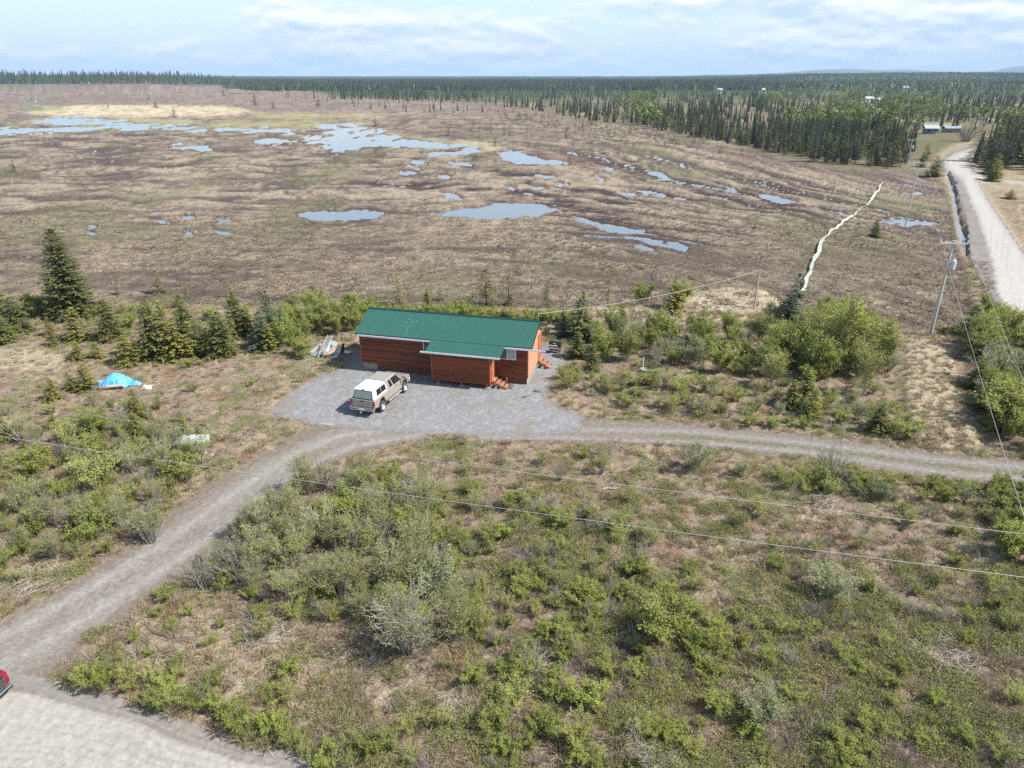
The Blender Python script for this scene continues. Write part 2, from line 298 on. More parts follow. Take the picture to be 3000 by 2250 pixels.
ln = col(.195, .162, .132); lx = m['px']; up = m['py'] - np.interp(lx, [1600, 2000, 2365, 2730, 3000], [1258, 1262, 1298, 1343, 1370])
lo = m['py'] - np.interp(lx, [1600, 2061, 2365, 2791, 3000], [1282, 1298, 1325, 1388, 1402])
ln = lerp(ln, (.25, .235, .22), .9 * np.exp(-((up + 4 * m['w1']) / 7.) ** 2) + 0 * up); ln = lerp(ln, (.25, .235, .22), .9 * np.exp(-((lo + 4 * m['w1']) / 7.) ** 2))
mid = np.exp(-(((up + lo) / 2 + 3 * m['w2']) / 5.) ** 2) * ss(1850, 2000, lx) * ss(-.35, .1, f1)
ln = lerp(ln, (.12, .135, .055), .9 * mid); ln = lerp(ln, (.165, .13, .10), .6 * ss(8, 0, m['lane'] + 6 * m['w1'])); ln = lerp(ln, (.20, .165, .13), .5 * ss(0, .5, f2)); ln = lerp(ln, (.36, .35, .34), .3 * ss(.1, .5, f4))
rc = col(.245, .225, .20)
rc = lerp(rc, (.36, .338, .305), ss(40, 60, m['road'] + 10 * f1 + 5 * f2)); rc = lerp(rc, (.235, .215, .195), .8 * ss(45, 25, m['road'] + 10 * f1)); rc = lerp(rc, (.29, .262, .23), .6 * ss(.0, .4, perlin(m['road'] / 11 + .5 * f1, (GX - GY) / 9, 133)))
rc = lerp(rc, (.20, .17, .145), .7 * np.exp(-((m['road'] - 45 + 5 * m['w2']) / 3.) ** 2))
fr = lerp(col(.34, .31, .275), (.42, .395, .36), ss(2, 16, m['far'] + 4 * f1)); fr = lerp(fr, (.33, .30, .27), .5 * ss(.1, .5, perlin(m['px'] / 9, GY / 22, 141)))
sh = lerp(col(.24, .215, .195), (.2, .18, .16), ss(0, .4, f1))
# which sheet every cell belongs to
cls = np.zeros((nr, nc), int)
cls[m['bog'] > 0] = 1
cls[(m['shoulder'] > 0) & (GY > 60)] = 6
cls[m['lane'] > 0] = 4; cls[m['drive'] > 0] = 3; cls[m['pad'] > 0] = 2; cls[(m['road'] > 0) & (GY < 60)] = 5; cls[(m['far'] > 0) & (GY > 60)] = 7
COL = c_
for k, cc2 in ((2, g), (3, dr), (4, ln), (5, rc), (6, sh), (7, fr)): COL = np.where((cls == k)[..., None], cc2, COL)
# feather made surfaces into the litter around them
for k, key, cc2 in ((2, 'pad', g), (3, 'drive', dr), (4, 'lane', ln), (5, 'road', rc)):
    a = ss(-9, 3, m[key] + 5 * f2)[..., None] * (cls == 0)[..., None]; COL = COL * (1 - a) + cc2 * a
COL = np.clip(COL * (1 + .22 * f4 * (1 - ss(60, 160, GY)))[..., None], .01, .9)

def ground_mat(name, scale, bump, speck, dist):
    mt = bpy.data.materials.new(name); mt.use_nodes = True; n, l = mt.node_tree.nodes, mt.node_tree.links
    b_ = n['Principled BSDF']; b_.inputs['Roughness'].default_value = .95; b_.inputs['Specular IOR Level'].default_value = .15
    at = N(n, 'ShaderNodeAttribute', attribute_name='albedo'); ge = N(n, 'ShaderNodeNewGeometry')
    t1 = N(n, 'ShaderNodeTexNoise', Scale=scale, Detail=4.0, Roughness=.7); l.new(ge.outputs['Position'], t1.inputs['Vector'])
    t2 = N(n, 'ShaderNodeTexVoronoi', Scale=scale * 1.9); l.new(ge.outputs['Position'], t2.inputs['Vector'])
    mp = N(n, 'ShaderNodeMapRange'); mp.inputs[1].default_value = .3; mp.inputs[2].default_value = .7; mp.inputs[3].default_value = 1 - speck; mp.inputs[4].default_value = 1 + speck
    l.new(t1.outputs[0], mp.inputs[0])
    sv = N(n, 'ShaderNodeSeparateColor'); l.new(t2.outputs['Color'], sv.inputs[0])
    mp2 = N(n, 'ShaderNodeMapRange'); mp2.inputs[3].default_value = 1 - speck * .7; mp2.inputs[4].default_value = 1 + speck * .7; l.new(sv.outputs[0], mp2.inputs[0])
    k = M(n, l, 'MULTIPLY', mp.outputs[0], mp2.outputs[0])
    mx = N(n, 'ShaderNodeVectorMath', operation='SCALE'); l.new(at.outputs['Color'], mx.inputs[0]); l.new(k, mx.inputs['Scale'])
    l.new(mx.outputs[0], b_.inputs['Base Color'])
    bp = N(n, 'ShaderNodeBump', Strength=bump, Distance=dist); l.new(t1.outputs[0], bp.inputs['Height']); l.new(bp.outputs[0], b_.inputs['Normal'])
    return mt
sheets = [('ground', 0, ground_mat('heath_soil', 9, .9, .34, .10)), ('bog', 1, ground_mat('bog_heath', 2.6, .9, .30, .35)), ('gravel_pad', 2, ground_mat('crushed_gravel', 16, .5, .34, .03)),
          ('driveway', 3, ground_mat('packed_gravel', 12, .45, .24, .03)), ('two_track_lane', 4, ground_mat('lane_gravel', 12, .5, .26, .04)), ('gravel_road', 5, ground_mat('dusty_gravel', 9, .35, .09, .02)),
          ('road_shoulder', 6, ground_mat('shoulder_gravel', 4, .5, .2, .05)), ('far_road', 7, ground_mat('graded_gravel', 2.5, .3, .10, .03))]
def grid_sheet(name, k, mat):
    fm_ = cls[:-1, :-1] == k
    ii, jj = np.nonzero(fm_)
    q = np.stack([ii * nc + jj, ii * nc + jj + 1, (ii + 1) * nc + jj + 1, (ii + 1) * nc + jj], 1)
    us_, inv = np.unique(q, return_inverse=True); q = inv.reshape(q.shape).astype(np.int32)
    co = np.stack([GX.ravel()[us_], GY.ravel()[us_], GZ.ravel()[us_]], 1).astype(np.float32)
    me = bpy.data.meshes.new(name); me.vertices.add(len(co)); me.vertices.foreach_set('co', co.ravel())
    me.loops.add(q.size); me.loops.foreach_set('vertex_index', q.ravel())
    me.polygons.add(len(q)); me.polygons.foreach_set('loop_start', np.arange(0, q.size, 4, dtype=np.int32)); me.polygons.foreach_set('loop_total', np.full(len(q), 4, np.int32))
    me.update(calc_edges=True)
    a = me.attributes.new('albedo', 'FLOAT_COLOR', 'POINT')
    cc3 = np.ones((len(co), 4), np.float32); cc3[:, :3] = COL.reshape(-1, 3)[us_]; a.data.foreach_set('color', cc3.ravel())
    me.polygons.foreach_set('use_smooth', np.ones(len(q), bool)); me.materials.append(mat)
    o = bpy.data.objects.new(name, me); C.objects.link(o); o['kind'] = 'structure'
    return o
for nm, k, mt in sheets: grid_sheet(nm, k, mt)

_yi = Ys
def hz(x, y):
    """height of the built ground (bilinear on the grid)"""
    x = np.atleast_1d(np.asarray(x, float)); y = np.atleast_1d(np.asarray(y, float))
    i = np.clip(np.searchsorted(Ys, y) - 1, 0, nr - 2); t = np.clip((y - Ys[i]) / (Ys[i + 1] - Ys[i]), 0, 1)
    def row(k):
        u = x / hw[k]; j = np.clip(np.searchsorted(us, u) - 1, 0, nc - 2); s = np.clip((u - us[j]) / (us[j + 1] - us[j]), 0, 1)
        return GZ[k, j] * (1 - s) + GZ[k, j + 1] * s
    return row(i) * (1 - t) + row(i + 1) * t
def h1(x, y): return float(hz(x, y)[0])

# ------------------------------------------------------------------ mesh builder
class MB:
    def __init__(s): s.v, s.f, s.mi, s.t = [], [], [], []
    def quad(s, a, b, c, d, mi=0, t=None):
        n = len(s.v); s.v += [a, b, c, d]; s.f.append((n, n + 1, n + 2, n + 3)); s.mi.append(mi)
        if t is not None: s.t += [t] * 4
    def tri(s, a, b, c, mi=0, t=None):
        n = len(s.v); s.v += [a, b, c]; s.f.append((n, n + 1, n + 2)); s.mi.append(mi)
        if t is not None: s.t += [t] * 3
    def hexa(s, p, mi=0):
        n = len(s.v); s.v += [tuple(q) for q in p]
        for f in ((0, 3, 2, 1), (4, 5, 6, 7), (0, 1, 5, 4), (1, 2, 6, 5), (2, 3, 7, 6), (3, 0, 4, 7)): s.f.append(tuple(n + i for i in f)); s.mi.append(mi)
    def box(s, x0, x1, y0, y1, z0, z1, mi=0):
        s.hexa([(x0, y0, z0), (x1, y0, z0), (x1, y1, z0), (x0, y1, z0), (x0, y0, z1), (x1, y0, z1), (x1, y1, z1), (x0, y1, z1)], mi)
    def bar(s, a, b, w, h, mi=0, up=(0, 0, 1)):
        a, b = Vector(a), Vector(b); d = (b - a).normalized(); u = Vector(up)
        if abs(d.dot(u)) > .99: u = Vector((0, 1, 0))
        x = d.cross(u).normalized() * w / 2; y = x.cross(d).normalized() * h / 2
        s.hexa([a - x - y, a + x - y, b + x - y, b - x - y, a - x + y, a + x + y, b + x + y, b - x + y], mi)
    def tube(s, pts, rad, n=3, mi=0, t=None, cap=False):
        pts = [Vector(p) for p in pts]; base = len(s.v)
        for i, p in enumerate(pts):
            d = (pts[min(i + 1, len(pts) - 1)] - pts[max(i - 1, 0)]); d = d.normalized() if d.length > 0 else Vector((0, 0, 1))
            a = d.cross(Vector((.31, .87, .11))); a = a.normalized() if a.length > 1e-6 else Vector((1, 0, 0)); b2 = d.cross(a)
            r = rad[i] if isinstance(rad, (list, tuple)) else rad
            for k in range(n):
                q = p + a * r * math.cos(2 * math.pi * k / n) + b2 * r * math.sin(2 * math.pi * k / n); s.v.append(tuple(q))
                if t is not None: s.t.append(t)
        for i in range(len(pts) - 1):
            for k in range(n):
                s.f.append((base + i * n + k, base + i * n + (k + 1) % n, base + (i + 1) * n + (k + 1) % n, base + (i + 1) * n + k)); s.mi.append(mi)
        if cap:
            s.f.append(tuple(base + k for k in range(n))[::-1]); s.mi.append(mi)
            s.f.append(tuple(base + (len(pts) - 1) * n + k for k in range(n))); s.mi.append(mi)
    def prism(s, poly, y0, y1, mi=0):
        """polygon in x,z carried from y0 to y1"""
        n = len(s.v); k = len(poly)
        s.v += [(p[0], y0, p[1]) for p in poly] + [(p[0], y1, p[1]) for p in poly]
        s.f.append(tuple(range(n, n + k))); s.mi.append(mi); s.f.append(tuple(range(n + 2 * k - 1, n + k - 1, -1))); s.mi.append(mi)
        for i in range(k):
            j = (i + 1) % k; s.f.append((n + j, n + i, n + k + i, n + k + j)); s.mi.append(mi)
    def lathe(s, prof, n, axis='y', c=(0, 0, 0), mi=0):
        base = len(s.v); L = len(prof)
        for k in range(n):
            a = 2 * math.pi * k / n
            for r, h in prof:
                p = {'y': (c[0] + r * math.cos(a), c[1] + h, c[2] + r * math.sin(a)), 'z': (c[0] + r * math.cos(a), c[1] + r * math.sin(a), c[2] + h)}[axis]
                s.v.append(p)
        for k in range(n):
            for i in range(L - 1):
                k2 = (k + 1) % n; s.f.append((base + k * L + i, base + k2 * L + i, base + k2 * L + i + 1, base + k * L + i + 1)); s.mi.append(mi)
    def mesh(s, name, mats, smooth=False):
        me = bpy.data.meshes.new(name); me.from_pydata(s.v, [], s.f)
        for q in (mats if isinstance(mats, (list, tuple)) else [mats]): me.materials.append(q)
        me.polygons.foreach_set('material_index', s.mi)
        if s.t and len(s.t) == len(s.v):
            a = me.attributes.new('tint', 'FLOAT', 'POINT'); a.data.foreach_set('value', s.t)
        if smooth: me.polygons.foreach_set('use_smooth', [True] * len(s.f))
        me.update(); return me
    def build(s, name, mats, parent=None, smooth=False, bevel=0, label=None):
        me = s.mesh(name, mats, smooth)
        if bevel or not s.t:
            import bmesh
            bm_ = bmesh.new(); bm_.from_mesh(me); bmesh.ops.recalc_face_normals(bm_, faces=bm_.faces)
            if bevel: bmesh.ops.bevel(bm_, geom=[e for e in bm_.edges if len(e.link_faces) == 2 and e.calc_face_angle(0) > .5], offset=bevel, segments=1, affect='EDGES')
            bm_.to_mesh(me); bm_.free()
        o = bpy.data.objects.new(name, me); C.objects.link(o)
        if parent: o.parent = parent
        if label: o['label'] = label
        return o
def thing(name, label, cat, loc=(0, 0, 0), rz=0., group=None):
    o = bpy.data.objects.new(name, None); C.objects.link(o); o.location = loc; o.rotation_euler = (0, 0, rz); o.empty_display_size = .3
    o['label'] = label; o['category'] = cat
    if group: o['group'] = group
    return o
def tag(o, label, cat=None, group=None, kind=None):
    o['label'] = label
    if cat: o['category'] = cat
    if group: o['group'] = group
    if kind: o['kind'] = kind
    return o

# ------------------------------------------------------------------ materials
def mat(name, c, rough=.7, metal=0., var=0., scale=3., spec=.5, bump=0., c2=None, coat=0., alpha=None, stretch=None, rand=0.):
    mt = bpy.data.materials.new(name); mt.use_nodes = True; n, l = mt.node_tree.nodes, mt.node_tree.links
    b_ = n['Principled BSDF']; b_.inputs['Base Color'].default_value = (*c, 1); b_.inputs['Roughness'].default_value = rough
    b_.inputs['Metallic'].default_value = metal; b_.inputs['Specular IOR Level'].default_value = spec; b_.inputs['Coat Weight'].default_value = coat
    t = N(n, 'ShaderNodeTexCoord'); mp_ = N(n, 'ShaderNodeMapping')
    if stretch: mp_.inputs['Scale'].default_value = stretch
    l.new(t.outputs['Object'], mp_.inputs[0])
    t1 = N(n, 'ShaderNodeTexNoise', Scale=scale, Detail=5.0, Roughness=.65); l.new(mp_.outputs[0], t1.inputs['Vector'])
    if var or c2:
        mx = N(n, 'ShaderNodeMixRGB'); k = 1 - var
        mx.inputs[1].default_value = (*(c2 or [q * k for q in c]), 1); mx.inputs[2].default_value = (*([min(1, q * (1 + var)) for q in c]), 1)
        rp = N(n, 'ShaderNodeMapRange'); rp.inputs[1].default_value = .32; rp.inputs[2].default_value = .68; l.new(t1.outputs[0], rp.inputs[0]); l.new(rp.outputs[0], mx.inputs[0])
        src = mx.outputs[0]
        if rand:
            oi = N(n, 'ShaderNodeObjectInfo'); r2 = N(n, 'ShaderNodeMapRange'); r2.inputs[3].default_value = 1 - rand; r2.inputs[4].default_value = 1 + rand; l.new(oi.outputs['Random'], r2.inputs[0])
            vm = N(n, 'ShaderNodeVectorMath', operation='SCALE'); l.new(src, vm.inputs[0]); l.new(r2.outputs[0], vm.inputs['Scale']); src = vm.outputs[0]
        l.new(src, b_.inputs['Base Color'])
    if bump:
        bp = N(n, 'ShaderNodeBump', Strength=bump, Distance=.02); l.new(t1.outputs[0], bp.inputs['Height']); l.new(bp.outputs[0], b_.inputs['Normal'])
    return mt
def leaf_mat(name, ca, cb2, cr=None, trans=.3, rand=.22, rough=.6):
    """ca..cb2 by the tint of each leaf; every plant also differs a little in hue (towards cr)"""
    mt = bpy.data.materials.new(name); mt.use_nodes = True; n, l = mt.node_tree.nodes, mt.node_tree.links
    b_ = n['Principled BSDF']; b_.inputs['Roughness'].default_value = rough; b_.inputs['Specular IOR Level'].default_value = .3
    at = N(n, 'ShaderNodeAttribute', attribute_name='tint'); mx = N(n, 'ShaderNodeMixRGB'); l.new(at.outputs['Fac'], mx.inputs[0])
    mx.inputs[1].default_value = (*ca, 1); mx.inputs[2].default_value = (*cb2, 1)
    oi = N(n, 'ShaderNodeObjectInfo'); m2 = N(n, 'ShaderNodeMixRGB'); m2.inputs[2].default_value = (*(cr or cb2), 1)
    l.new(M(n, l, 'MULTIPLY', oi.outputs['Random'], .55), m2.inputs[0]); l.new(mx.outputs[0], m2.inputs[1])
    w = N(n, 'ShaderNodeTexWhiteNoise', noise_dimensions='1D'); l.new(oi.outputs['Random'], w.inputs['W'])
    r2 = N(n, 'ShaderNodeMapRange'); r2.inputs[3].default_value = 1 - rand; r2.inputs[4].default_value = 1 + rand; l.new(w.outputs[0], r2.inputs[0])
    vm = N(n, 'ShaderNodeVectorMath', operation='SCALE'); l.new(m2.outputs[0], vm.inputs[0]); l.new(r2.outputs[0], vm.inputs['Scale'])
    l.new(vm.outputs[0], b_.inputs['Base Color'])
    if trans:
        tr = N(n, 'ShaderNodeBsdfTranslucent'); l.new(vm.outputs[0], tr.inputs[0]); ms = N(n, 'ShaderNodeMixShader', Fac=trans)
        l.new(b_.outputs[0], ms.inputs[1]); l.new(tr.outputs[0], ms.inputs[2]); l.new(ms.outputs[0], n['Material Output'].inputs[0])
    return mt
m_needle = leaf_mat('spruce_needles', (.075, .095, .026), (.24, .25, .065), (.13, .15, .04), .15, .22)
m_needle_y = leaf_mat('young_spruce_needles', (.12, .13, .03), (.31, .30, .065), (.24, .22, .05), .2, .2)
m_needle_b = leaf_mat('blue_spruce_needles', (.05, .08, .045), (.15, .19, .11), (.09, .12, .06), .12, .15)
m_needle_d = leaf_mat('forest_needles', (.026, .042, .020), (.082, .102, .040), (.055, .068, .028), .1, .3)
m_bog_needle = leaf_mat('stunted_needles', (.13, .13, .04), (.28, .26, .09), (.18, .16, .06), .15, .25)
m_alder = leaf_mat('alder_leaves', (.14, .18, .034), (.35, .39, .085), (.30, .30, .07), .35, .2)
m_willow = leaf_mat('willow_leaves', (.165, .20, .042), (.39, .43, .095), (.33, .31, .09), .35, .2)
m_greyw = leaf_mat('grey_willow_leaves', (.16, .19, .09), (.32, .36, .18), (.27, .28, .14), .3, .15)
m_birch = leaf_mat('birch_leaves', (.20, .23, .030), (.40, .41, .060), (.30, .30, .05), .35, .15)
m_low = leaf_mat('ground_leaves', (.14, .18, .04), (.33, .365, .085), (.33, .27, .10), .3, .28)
m_straw = leaf_mat('dry_grass_blades', (.30, .235, .145), (.50, .415, .27), (.27, .20, .12), .2, .2)
m_heath = leaf_mat('bog_heath_sprays', (.20, .155, .11), (.42, .345, .24), (.22, .165, .125), .1, .3)
m_green_grass = leaf_mat('green_grass_blades', (.12, .17, .03), (.27, .32, .08), (.22, .24, .06), .25, .2)
m_fargreen = leaf_mat('far_birch_leaves', (.09, .125, .035), (.24, .28, .08), (.15, .19, .05), .2, .3)
m_stem = mat('grey_stems', (.275, .245, .22), .85, var=.3, scale=8, rand=.25)
m_bark = mat('spruce_bark', (.13, .10, .08), .9, var=.3, scale=6)
m_pale_twig = mat('weathered_twigs', (.46, .42, .37), .85, var=.25, scale=8)
m_deadstem = mat('dead_twigs', (.22, .18, .15), .9, var=.3, scale=8)

# ------------------------------------------------------------------ large structure: water, far hills, air
def sheet(name, x0, x1, y0, y1, z, mt):
    q = MB(); q.quad((x0, y0, z), (x1, y0, z), (x1, y1, z), (x0, y1, z)); o = q.build(name, mt); o['kind'] = 'structure'; return o
def water_mat():
    mt = bpy.data.materials.new('bog_water'); mt.use_nodes = True; n, l = mt.node_tree.nodes, mt.node_tree.links; b_ = n['Principled BSDF']
    b_.inputs['Base Color'].default_value = (.09, .11, .14, 1); b_.inputs['Roughness'].default_value = .06; b_.inputs['IOR'].default_value = 1.6; b_.inputs['Specular IOR Level'].default_value = .9
    ge = N(n, 'ShaderNodeNewGeometry'); t1 = N(n, 'ShaderNodeTexNoise', Scale=1.6, Detail=3.0); l.new(ge.outputs['Position'], t1.inputs['Vector'])
    bp = N(n, 'ShaderNodeBump', Strength=.10, Distance=.02); l.new(t1.outputs[0], bp.inputs['Height']); l.new(bp.outputs[0], b_.inputs['Normal'])
    return mt
sheet('water', -1100, 700, 55, 1150, WATER_Z, water_mat())

def ridge(name, y0, depth, prof, mt, seed):
    """a broad hill: profile of (x, height) carried over a rounded depth"""
    xs = np.linspace(prof[0][0], prof[-1][0], 160); hs = np.interp(xs, [p[0] for p in prof], [p[1] for p in prof])
    hs = hs * (1 + .05 * fbm(xs / 700, xs * 0 + seed, seed, 4)); q = MB(); n = 9
    for j in range(n):
        a = j / (n - 1); k = math.sin(math.pi * a) ** .8
        q.v += [(x, y0 + depth * (a - .5) * 2, -2 + h * k) for x, h in zip(xs, hs)]
    L = len(xs)
    for j in range(n - 1):
        for i in range(L - 1): q.f.append((j * L + i, j * L + i + 1, (j + 1) * L + i + 1, (j + 1) * L + i)); q.mi.append(0)
    o = q.build(name, mt, smooth=True); o['kind'] = 'structure'; return o
m_hill = mat('hill_forest', (.075, .085, .05), .95, var=.4, scale=.004)
m_hill2 = mat('hill_heath', (.11, .10, .075), .95, var=.45, scale=.002, c2=(.05, .06, .035))
def hx(px_, Y): return (px_ - 1500) / FOC * (Y * cP + HC * sP)
Yh = 9800
ridge('hills', Yh, 900, [(hx(p, Yh), h * .645 + 8) for p, h in ((1900, 4), (2080, 60), (2180, 66), (2260, 84), (2330, 112), (2400, 148), (2470, 160), (2520, 156), (2580, 138), (2640, 148), (2690, 130), (2740, 100), (2800, 74), (2900, 70), (3100, 60), (3400, 4))], m_hill2, 5)
Yh2 = 11000
ridge('far_mountain', Yh2, 700, [(hx(p, Yh2), h * .66 + 8) for p, h in ((2720, 4), (2820, 90), (2880, 118), (2930, 150), (2960, 200), (2985, 238), (3010, 250), (3080, 210), (3200, 180), (3400, 60), (3600, 4))], m_hill2, 6)

hzb = MB(); hzb.box(-15500, 15500, -60, 17900, -3, 330)
hm = bpy.data.materials.new('air_haze'); hm.use_nodes = True; hn = hm.node_tree.nodes; hn.remove(hn['Principled BSDF'])
pv = N(hn, 'ShaderNodeVolumePrincipled'); pv.inputs['Color'].default_value = (.55, .76, 1, 1); pv.inputs['Density'].default_value = HAZE = 1.0e-4; pv.inputs['Anisotropy'].default_value = .0
hm.node_tree.links.new(pv.outputs[0], hn['Material Output'].inputs['Volume'])
hz_o = hzb.build('haze', hm); hz_o['kind'] = 'stuff'; hz_o['label'] = 'thin blue haze over the distant forest'

# ------------------------------------------------------------------ plant builders
def leafq(mb, p, d, up, L, w, t, mi=0):
    """one leaf: a small kite"""
    x = d.cross(up); x = x.normalized() if x.length > 1e-5 else Vector((1, 0, 0))
    mid = p + d * L * .45
    mb.quad(tuple(p), tuple(mid + x * w / 2), tuple(p + d * L), tuple(mid - x * w / 2), mi, t)
def rv(r, z0=-1., z1=1.):
    a = r.uniform(0, 6.283); z = r.uniform(z0, z1); k = math.sqrt(max(0, 1 - z * z)); return Vector((k * math.cos(a), k * math.sin(a), z))
def spruce(h, rad, seed, whorls, per, sprays, low=.06, droop=.25, blade=.30, gap=.0, taper=.85):
    r = random.Random(seed); tr = MB(); cr = MB()
    lean = Vector((r.uniform(-.02, .02), r.uniform(-.02, .02), 0)) * h
    tr.tube([(0, 0, -.15), (0, 0, h * .3), tuple(lean * .6 + Vector((0, 0, h * .7))), tuple(lean + Vector((0, 0, h * .98)))], [h * .014, h * .011, h * .006, h * .002], 5)
    for w in range(whorls):
        a = (w + .4 * r.random()) / whorls; z = h * (low + (1 - low) * (a ** .92)); k = (1 - a) ** taper
        R0 = rad * k * r.uniform(.78, 1.12) + .05
        for b_ in range(max(3, int(per * (.5 + .5 * k)))):
            if r.random() < gap: continue
            az = r.uniform(0, 6.283); L = R0 * r.uniform(.72, 1.15); d = Vector((math.cos(az), math.sin(az), 0)); o = lean * a + Vector((0, 0, z))
            side = Vector((-d.y, d.x, 0)); nS = max(3, int(sprays * (.35 + .65 * k)))
            tip = o + d * L + Vector((0, 0, -droop * L * (1 - a * .9) + .12 * L * a))
            if k > .25: tr.tube([tuple(o), tuple(tip)], [.0035 + .002 * k, .001], 3)
            for s_ in range(nS):
                u = (s_ + r.random()) / nS; u = .12 + .88 * u; p = o.lerp(tip, u) + Vector((0, 0, -.10 * L * math.sin(u * 3.1)))
                for sg in (-1, 1):
                    dd = (d * r.uniform(.5, 1.) + side * sg * r.uniform(.4, 1.1) * (1.15 - .6 * u) + Vector((0, 0, r.uniform(-.4, .15)))).normalized()
                    bl = blade * r.uniform(.6, 1.15) * (.55 + .45 * k)
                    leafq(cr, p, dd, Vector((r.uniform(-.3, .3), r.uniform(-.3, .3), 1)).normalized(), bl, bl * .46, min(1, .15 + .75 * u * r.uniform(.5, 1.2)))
    for i in range(8): leafq(cr, Vector(lean) + Vector((0, 0, h * (.93 + .05 * r.random()))), rv(r, .2, 1), Vector((0, 0, 1)), blade * .6, .07, .9)
    return tr, cr
def shrub(h, spread, stems, twigs, leaves, leaf, seed, lo=.35, cluster=1.0, bare=0.):
    r = random.Random(seed); st = MB(); fo = MB()
    for s_ in range(stems):
        az = r.uniform(0, 6.283); out = spread * math.sqrt(r.random()) * r.uniform(.7, 1.1); hh = h * r.uniform(.62, 1.08) * (1 - .25 * (out / spread) ** 2)
        b0 = Vector((math.cos(az), math.sin(az), 0)) * r.uniform(0, .16 * spread); top = Vector((math.cos(az) * out, math.sin(az) * out, hh))
        mid = b0.lerp(top, .5) + Vector((0, 0, .12 * h)) + rv(r) * .06 * h
        pts = [b0 + Vector((0, 0, -.05)), b0.lerp(mid, .55) + rv(r) * .03 * h, mid, mid.lerp(top, .55) + rv(r) * .04 * h, top]
        st.tube(pts, [.010, .008, .006, .004, .002], 3)
        for t_ in range(twigs):
            u = r.uniform(lo, 1); i = min(3, int(u * 4)); p = pts[i].lerp(pts[i + 1], u * 4 - i); d = (rv(r, -.1, 1) + Vector((math.cos(az), math.sin(az), .9)) * .5).normalized(); L = h * r.uniform(.10, .26)
            q = p + d * L; st.tube([p, q], [.0035, .0015], 3)
            if r.random() < bare: continue
            for k in range(leaves):
                e = r.random(); lp = p.lerp(q, .15 + .95 * e) + rv(r) * .045 * cluster * h
                ll = leaf * r.uniform(.65, 1.3)
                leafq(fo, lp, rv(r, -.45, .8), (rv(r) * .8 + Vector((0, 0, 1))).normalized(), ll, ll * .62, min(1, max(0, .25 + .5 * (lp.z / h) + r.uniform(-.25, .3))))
    return st, fo
def tuft(n, L, spread, seed, w=.012, lay=.5):
    r = random.Random(seed); q = MB()
    for i in range(n):
        a = r.uniform(0, 6.283); p = Vector((math.cos(a), math.sin(a), 0)) * spread * math.sqrt(r.random()); d = (Vector((math.cos(a), math.sin(a), 0)) * lay * r.uniform(.3, 1.6) + rv(r) * .3 + Vector((0, 0, .7))).normalized()
        l_ = L * r.uniform(.5, 1.2); x = d.cross(rv(r)).normalized() * w * r.uniform(.6, 1.4); m_ = p + d * l_ * .6; e = p + d * l_ + Vector((d.x, d.y, -.4)) * l_ * .2
        q.quad(tuple(p - x), tuple(p + x), tuple(m_ + x * .8), tuple(m_ - x * .8), 0, r.random()); q.tri(tuple(m_ - x * .8), tuple(m_ + x * .8), tuple(e), 0, r.random())
    return q
def low_clump(n, rad, h, leaf, seed, stems=6):
    r = random.Random(seed); q = MB()
    for i in range(n):
        a = r.uniform(0, 6.283); k = math.sqrt(r.random()); z = h * (1 - k * k * .7) * r.uniform(.15, 1.05); p = Vector((math.cos(a) * k * rad, math.sin(a) * k * rad, z)); ll = leaf * r.uniform(.6, 1.35)
        leafq(q, p, rv(r, -.4, .8), (rv(r) * .8 + Vector((0, 0, 1))).normalized(), ll, ll * .62, min(1, max(0, .15 + .6 * z / h + r.uniform(-.2, .3))))
    for i in range(stems):
        a = r.uniform(0, 6.283); d = Vector((math.cos(a) * rad * .7, math.sin(a) * rad * .7, h * r.uniform(.7, 1.2))); q.tube([(0, 0, 0), tuple(d * .5 + Vector((0, 0, h * .2))), tuple(d)], [.006, .004, .002], 3, 1, .3)
    return q
def cone_tree(h, rad, seed, lev=6, n=7):
    """distant spruce: ragged tiers"""
    r = random.Random(seed); q = MB()
    q.tube([(0, 0, 0), (0, 0, h * .25)], [.12, .10], 3, 1, .1)
    for i in range(lev):
        a = i / lev; z0 = h * (.07 + .90 * a); z1 = min(h, z0 + h * .30); R0 = rad * (1 - a) ** .8 * r.uniform(.8, 1.15); top = (r.uniform(-.05, .05) * rad, r.uniform(-.05, .05) * rad, z1); ph = r.random() * 6
        for k in range(n):
            a0 = ph + 6.283 * k / n; a1 = a0 + 6.283 / n * r.uniform(.75, 1.1); am = (a0 + a1) / 2; R1 = R0 * r.uniform(.7, 1.25)
            q.tri(top, (R0 * .55 * math.cos(a0), R0 * .55 * math.sin(a0), z0 + .10 * h), (R1 * math.cos(am), R1 * math.sin(am), z0 - .03 * h * r.random()), 0, r.uniform(0, .7))
            q.tri(top, (R1 * math.cos(am), R1 * math.sin(am), z0), (R0 * .55 * math.cos(a1), R0 * .55 * math.sin(a1), z0 + .10 * h), 0, r.uniform(.2, 1))
    return q
def round_tree(h, rad, seed, n=150, leaf=.9):
    r = random.Random(seed); q = MB(); q.tube([(0, 0, 0), (0, 0, h * .6)], [.12, .06], 3, 1, .5)
    for i in range(n):
        d = rv(r, -.7, 1); p = Vector((d.x * rad, d.y * rad, h * .58 + d.z * h * .42)) * 1.0; p = Vector((p.x * r.uniform(.4, 1), p.y * r.uniform(.4, 1), p.z)); ll = leaf * r.uniform(.6, 1.3)
        leafq(q, p, rv(r, -.5, .8), (rv(r) + Vector((0, 0, .8))).normalized(), ll, ll * .8, min(1, max(0, .3 + .5 * p.z / h + r.uniform(-.3, .3))))
    return q
